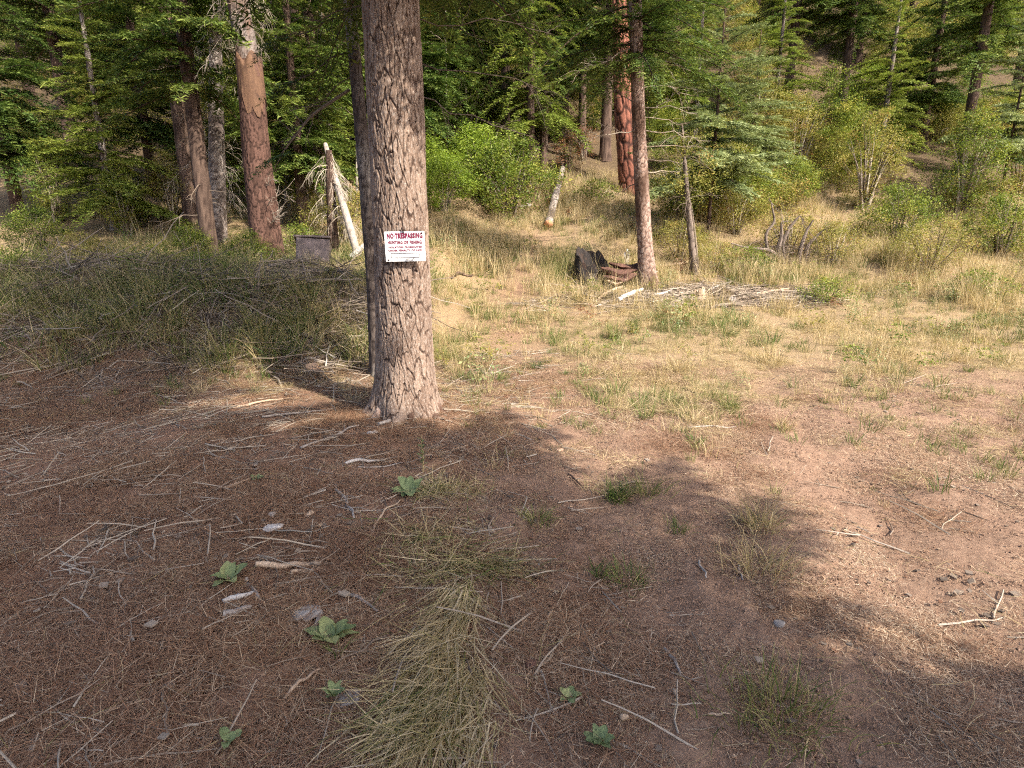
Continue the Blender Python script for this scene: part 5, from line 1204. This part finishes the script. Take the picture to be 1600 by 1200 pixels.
for k, (px, py, L, w, az, mt, lab) in enumerate(((428, 830, .11, .035, .6, 'wood_white', 'white pointed wood splinter on the needle litter'), (426, 812, .06, .018, 2.0, 'wood_grey', 'short grey chunk beside the white splinter'), (484, 810, .07, .022, 1.2, 'wood_tan', 'pale bark flake right of the white splinter'),
        (582, 678, .10, .02, .2, 'wood_white', 'white sliver of wood at the foot of the big fir'), (480, 962, .14, .05, -.1, 'wood_grey', 'flat grey bark slab above the bottom rosette'), (545, 1098, .10, .04, .3, 'rock_grey', 'flat grey stone beside the leafy sprig'),
        (830, 1040, .05, .024, .1, 'wood_red', 'dark red bark square on the track'), (975, 1129, .032, .007, .05, 'wood_tan', 'small tan wood chip near the bottom'), (620, 660, .12, .03, .3, 'wood_grey', 'grey bark flap at the root of the big fir'), (875, 705, .06, .022, .4, 'rock_tan', 'pale flat stone on the sunlit bare patch'))):
    p = gp(px, py); d = np.array([math.cos(az), math.sin(az), 0])*L
    nm = 'stone' if mt.startswith('rock') else 'wood_chip'
    obj(nm, slab([tuple(-d*.5+np.array([0, 0, .01])), (0, 0, .016), tuple(d*.5+np.array([0, 0, .012]))], w, .010, mt, 60+k, 10), None, tuple(p), label=lab, cat='stone' if nm == 'stone' else 'wood')
def rock(px, py, s, mat, label, seed):
    p = gp(px, py); n, m = 14, 9; th = np.linspace(0, 6.283, n, endpoint=False); ph = np.linspace(.05, 3.09, m)
    T, Pp = np.meshgrid(th, ph); D = np.stack([np.cos(T)*np.sin(Pp), np.sin(T)*np.sin(Pp), np.cos(Pp)], -1)
    rg = np.random.default_rng(seed); r = np.ones(T.shape)
    for k in range(9):
        nn = unit(rg.normal(0, 1, 3)); c = rg.uniform(.62, .95); dd = D@nn; r = np.minimum(r, np.where(dd > .05, c/np.maximum(dd, .05), 9))
    V = D*np.minimum(r, 1.15)[..., None]*np.array(s)
    i = np.arange(m-1)[:, None]*n; j = np.arange(n)[None]; g = Geo()
    g.add(V, np.stack([i+n+j, i+n+(j+1) % n, i+(j+1) % n, i+j], -1).reshape(-1, 4))
    obj('stone', g.mesh('stone', M[mat]), None, (p[0], p[1], p[2]+s[2]*.35), (0, 0, seed), label=label, cat='stone')
rock(487, 580, (.10, .08, .075), 'rock_tan', 'tan block of stone at the foot of the bank', 3)
rock(1217, 978, (.03, .025, .016), 'rock_grey', 'small pale pebble at the picture edge of the track', 4)
rock(915, 1112, (.022, .016, .01), 'rock_tan', 'small tan pebble beside the faint weed', 5)
rock(565, 1120, (.022, .02, .012), 'rock_grey', 'small grey pebble below the flat grey stone', 6)
rock(577, 1050, (.018, .014, .01), 'rock_grey', 'small pebble between the bottom rosette and the grass', 7)
rock(538, 1110, (.02, .016, .012), 'rock_grey', 'dark pebble left of the flat grey stone', 8)
lying('bank_brush', [twig_mesh(620+k, 10, .25, (.25, .9), (.003, .011), (.35, .25)) for k in range(4)], [.25]*4, 420, -9, -1.3, 6.3, 9.6, lambda x, y: bank_w(x, y)*.55, (.6, 1.3), 'dead brush and debris lying over the shaded bank', 438, .05)
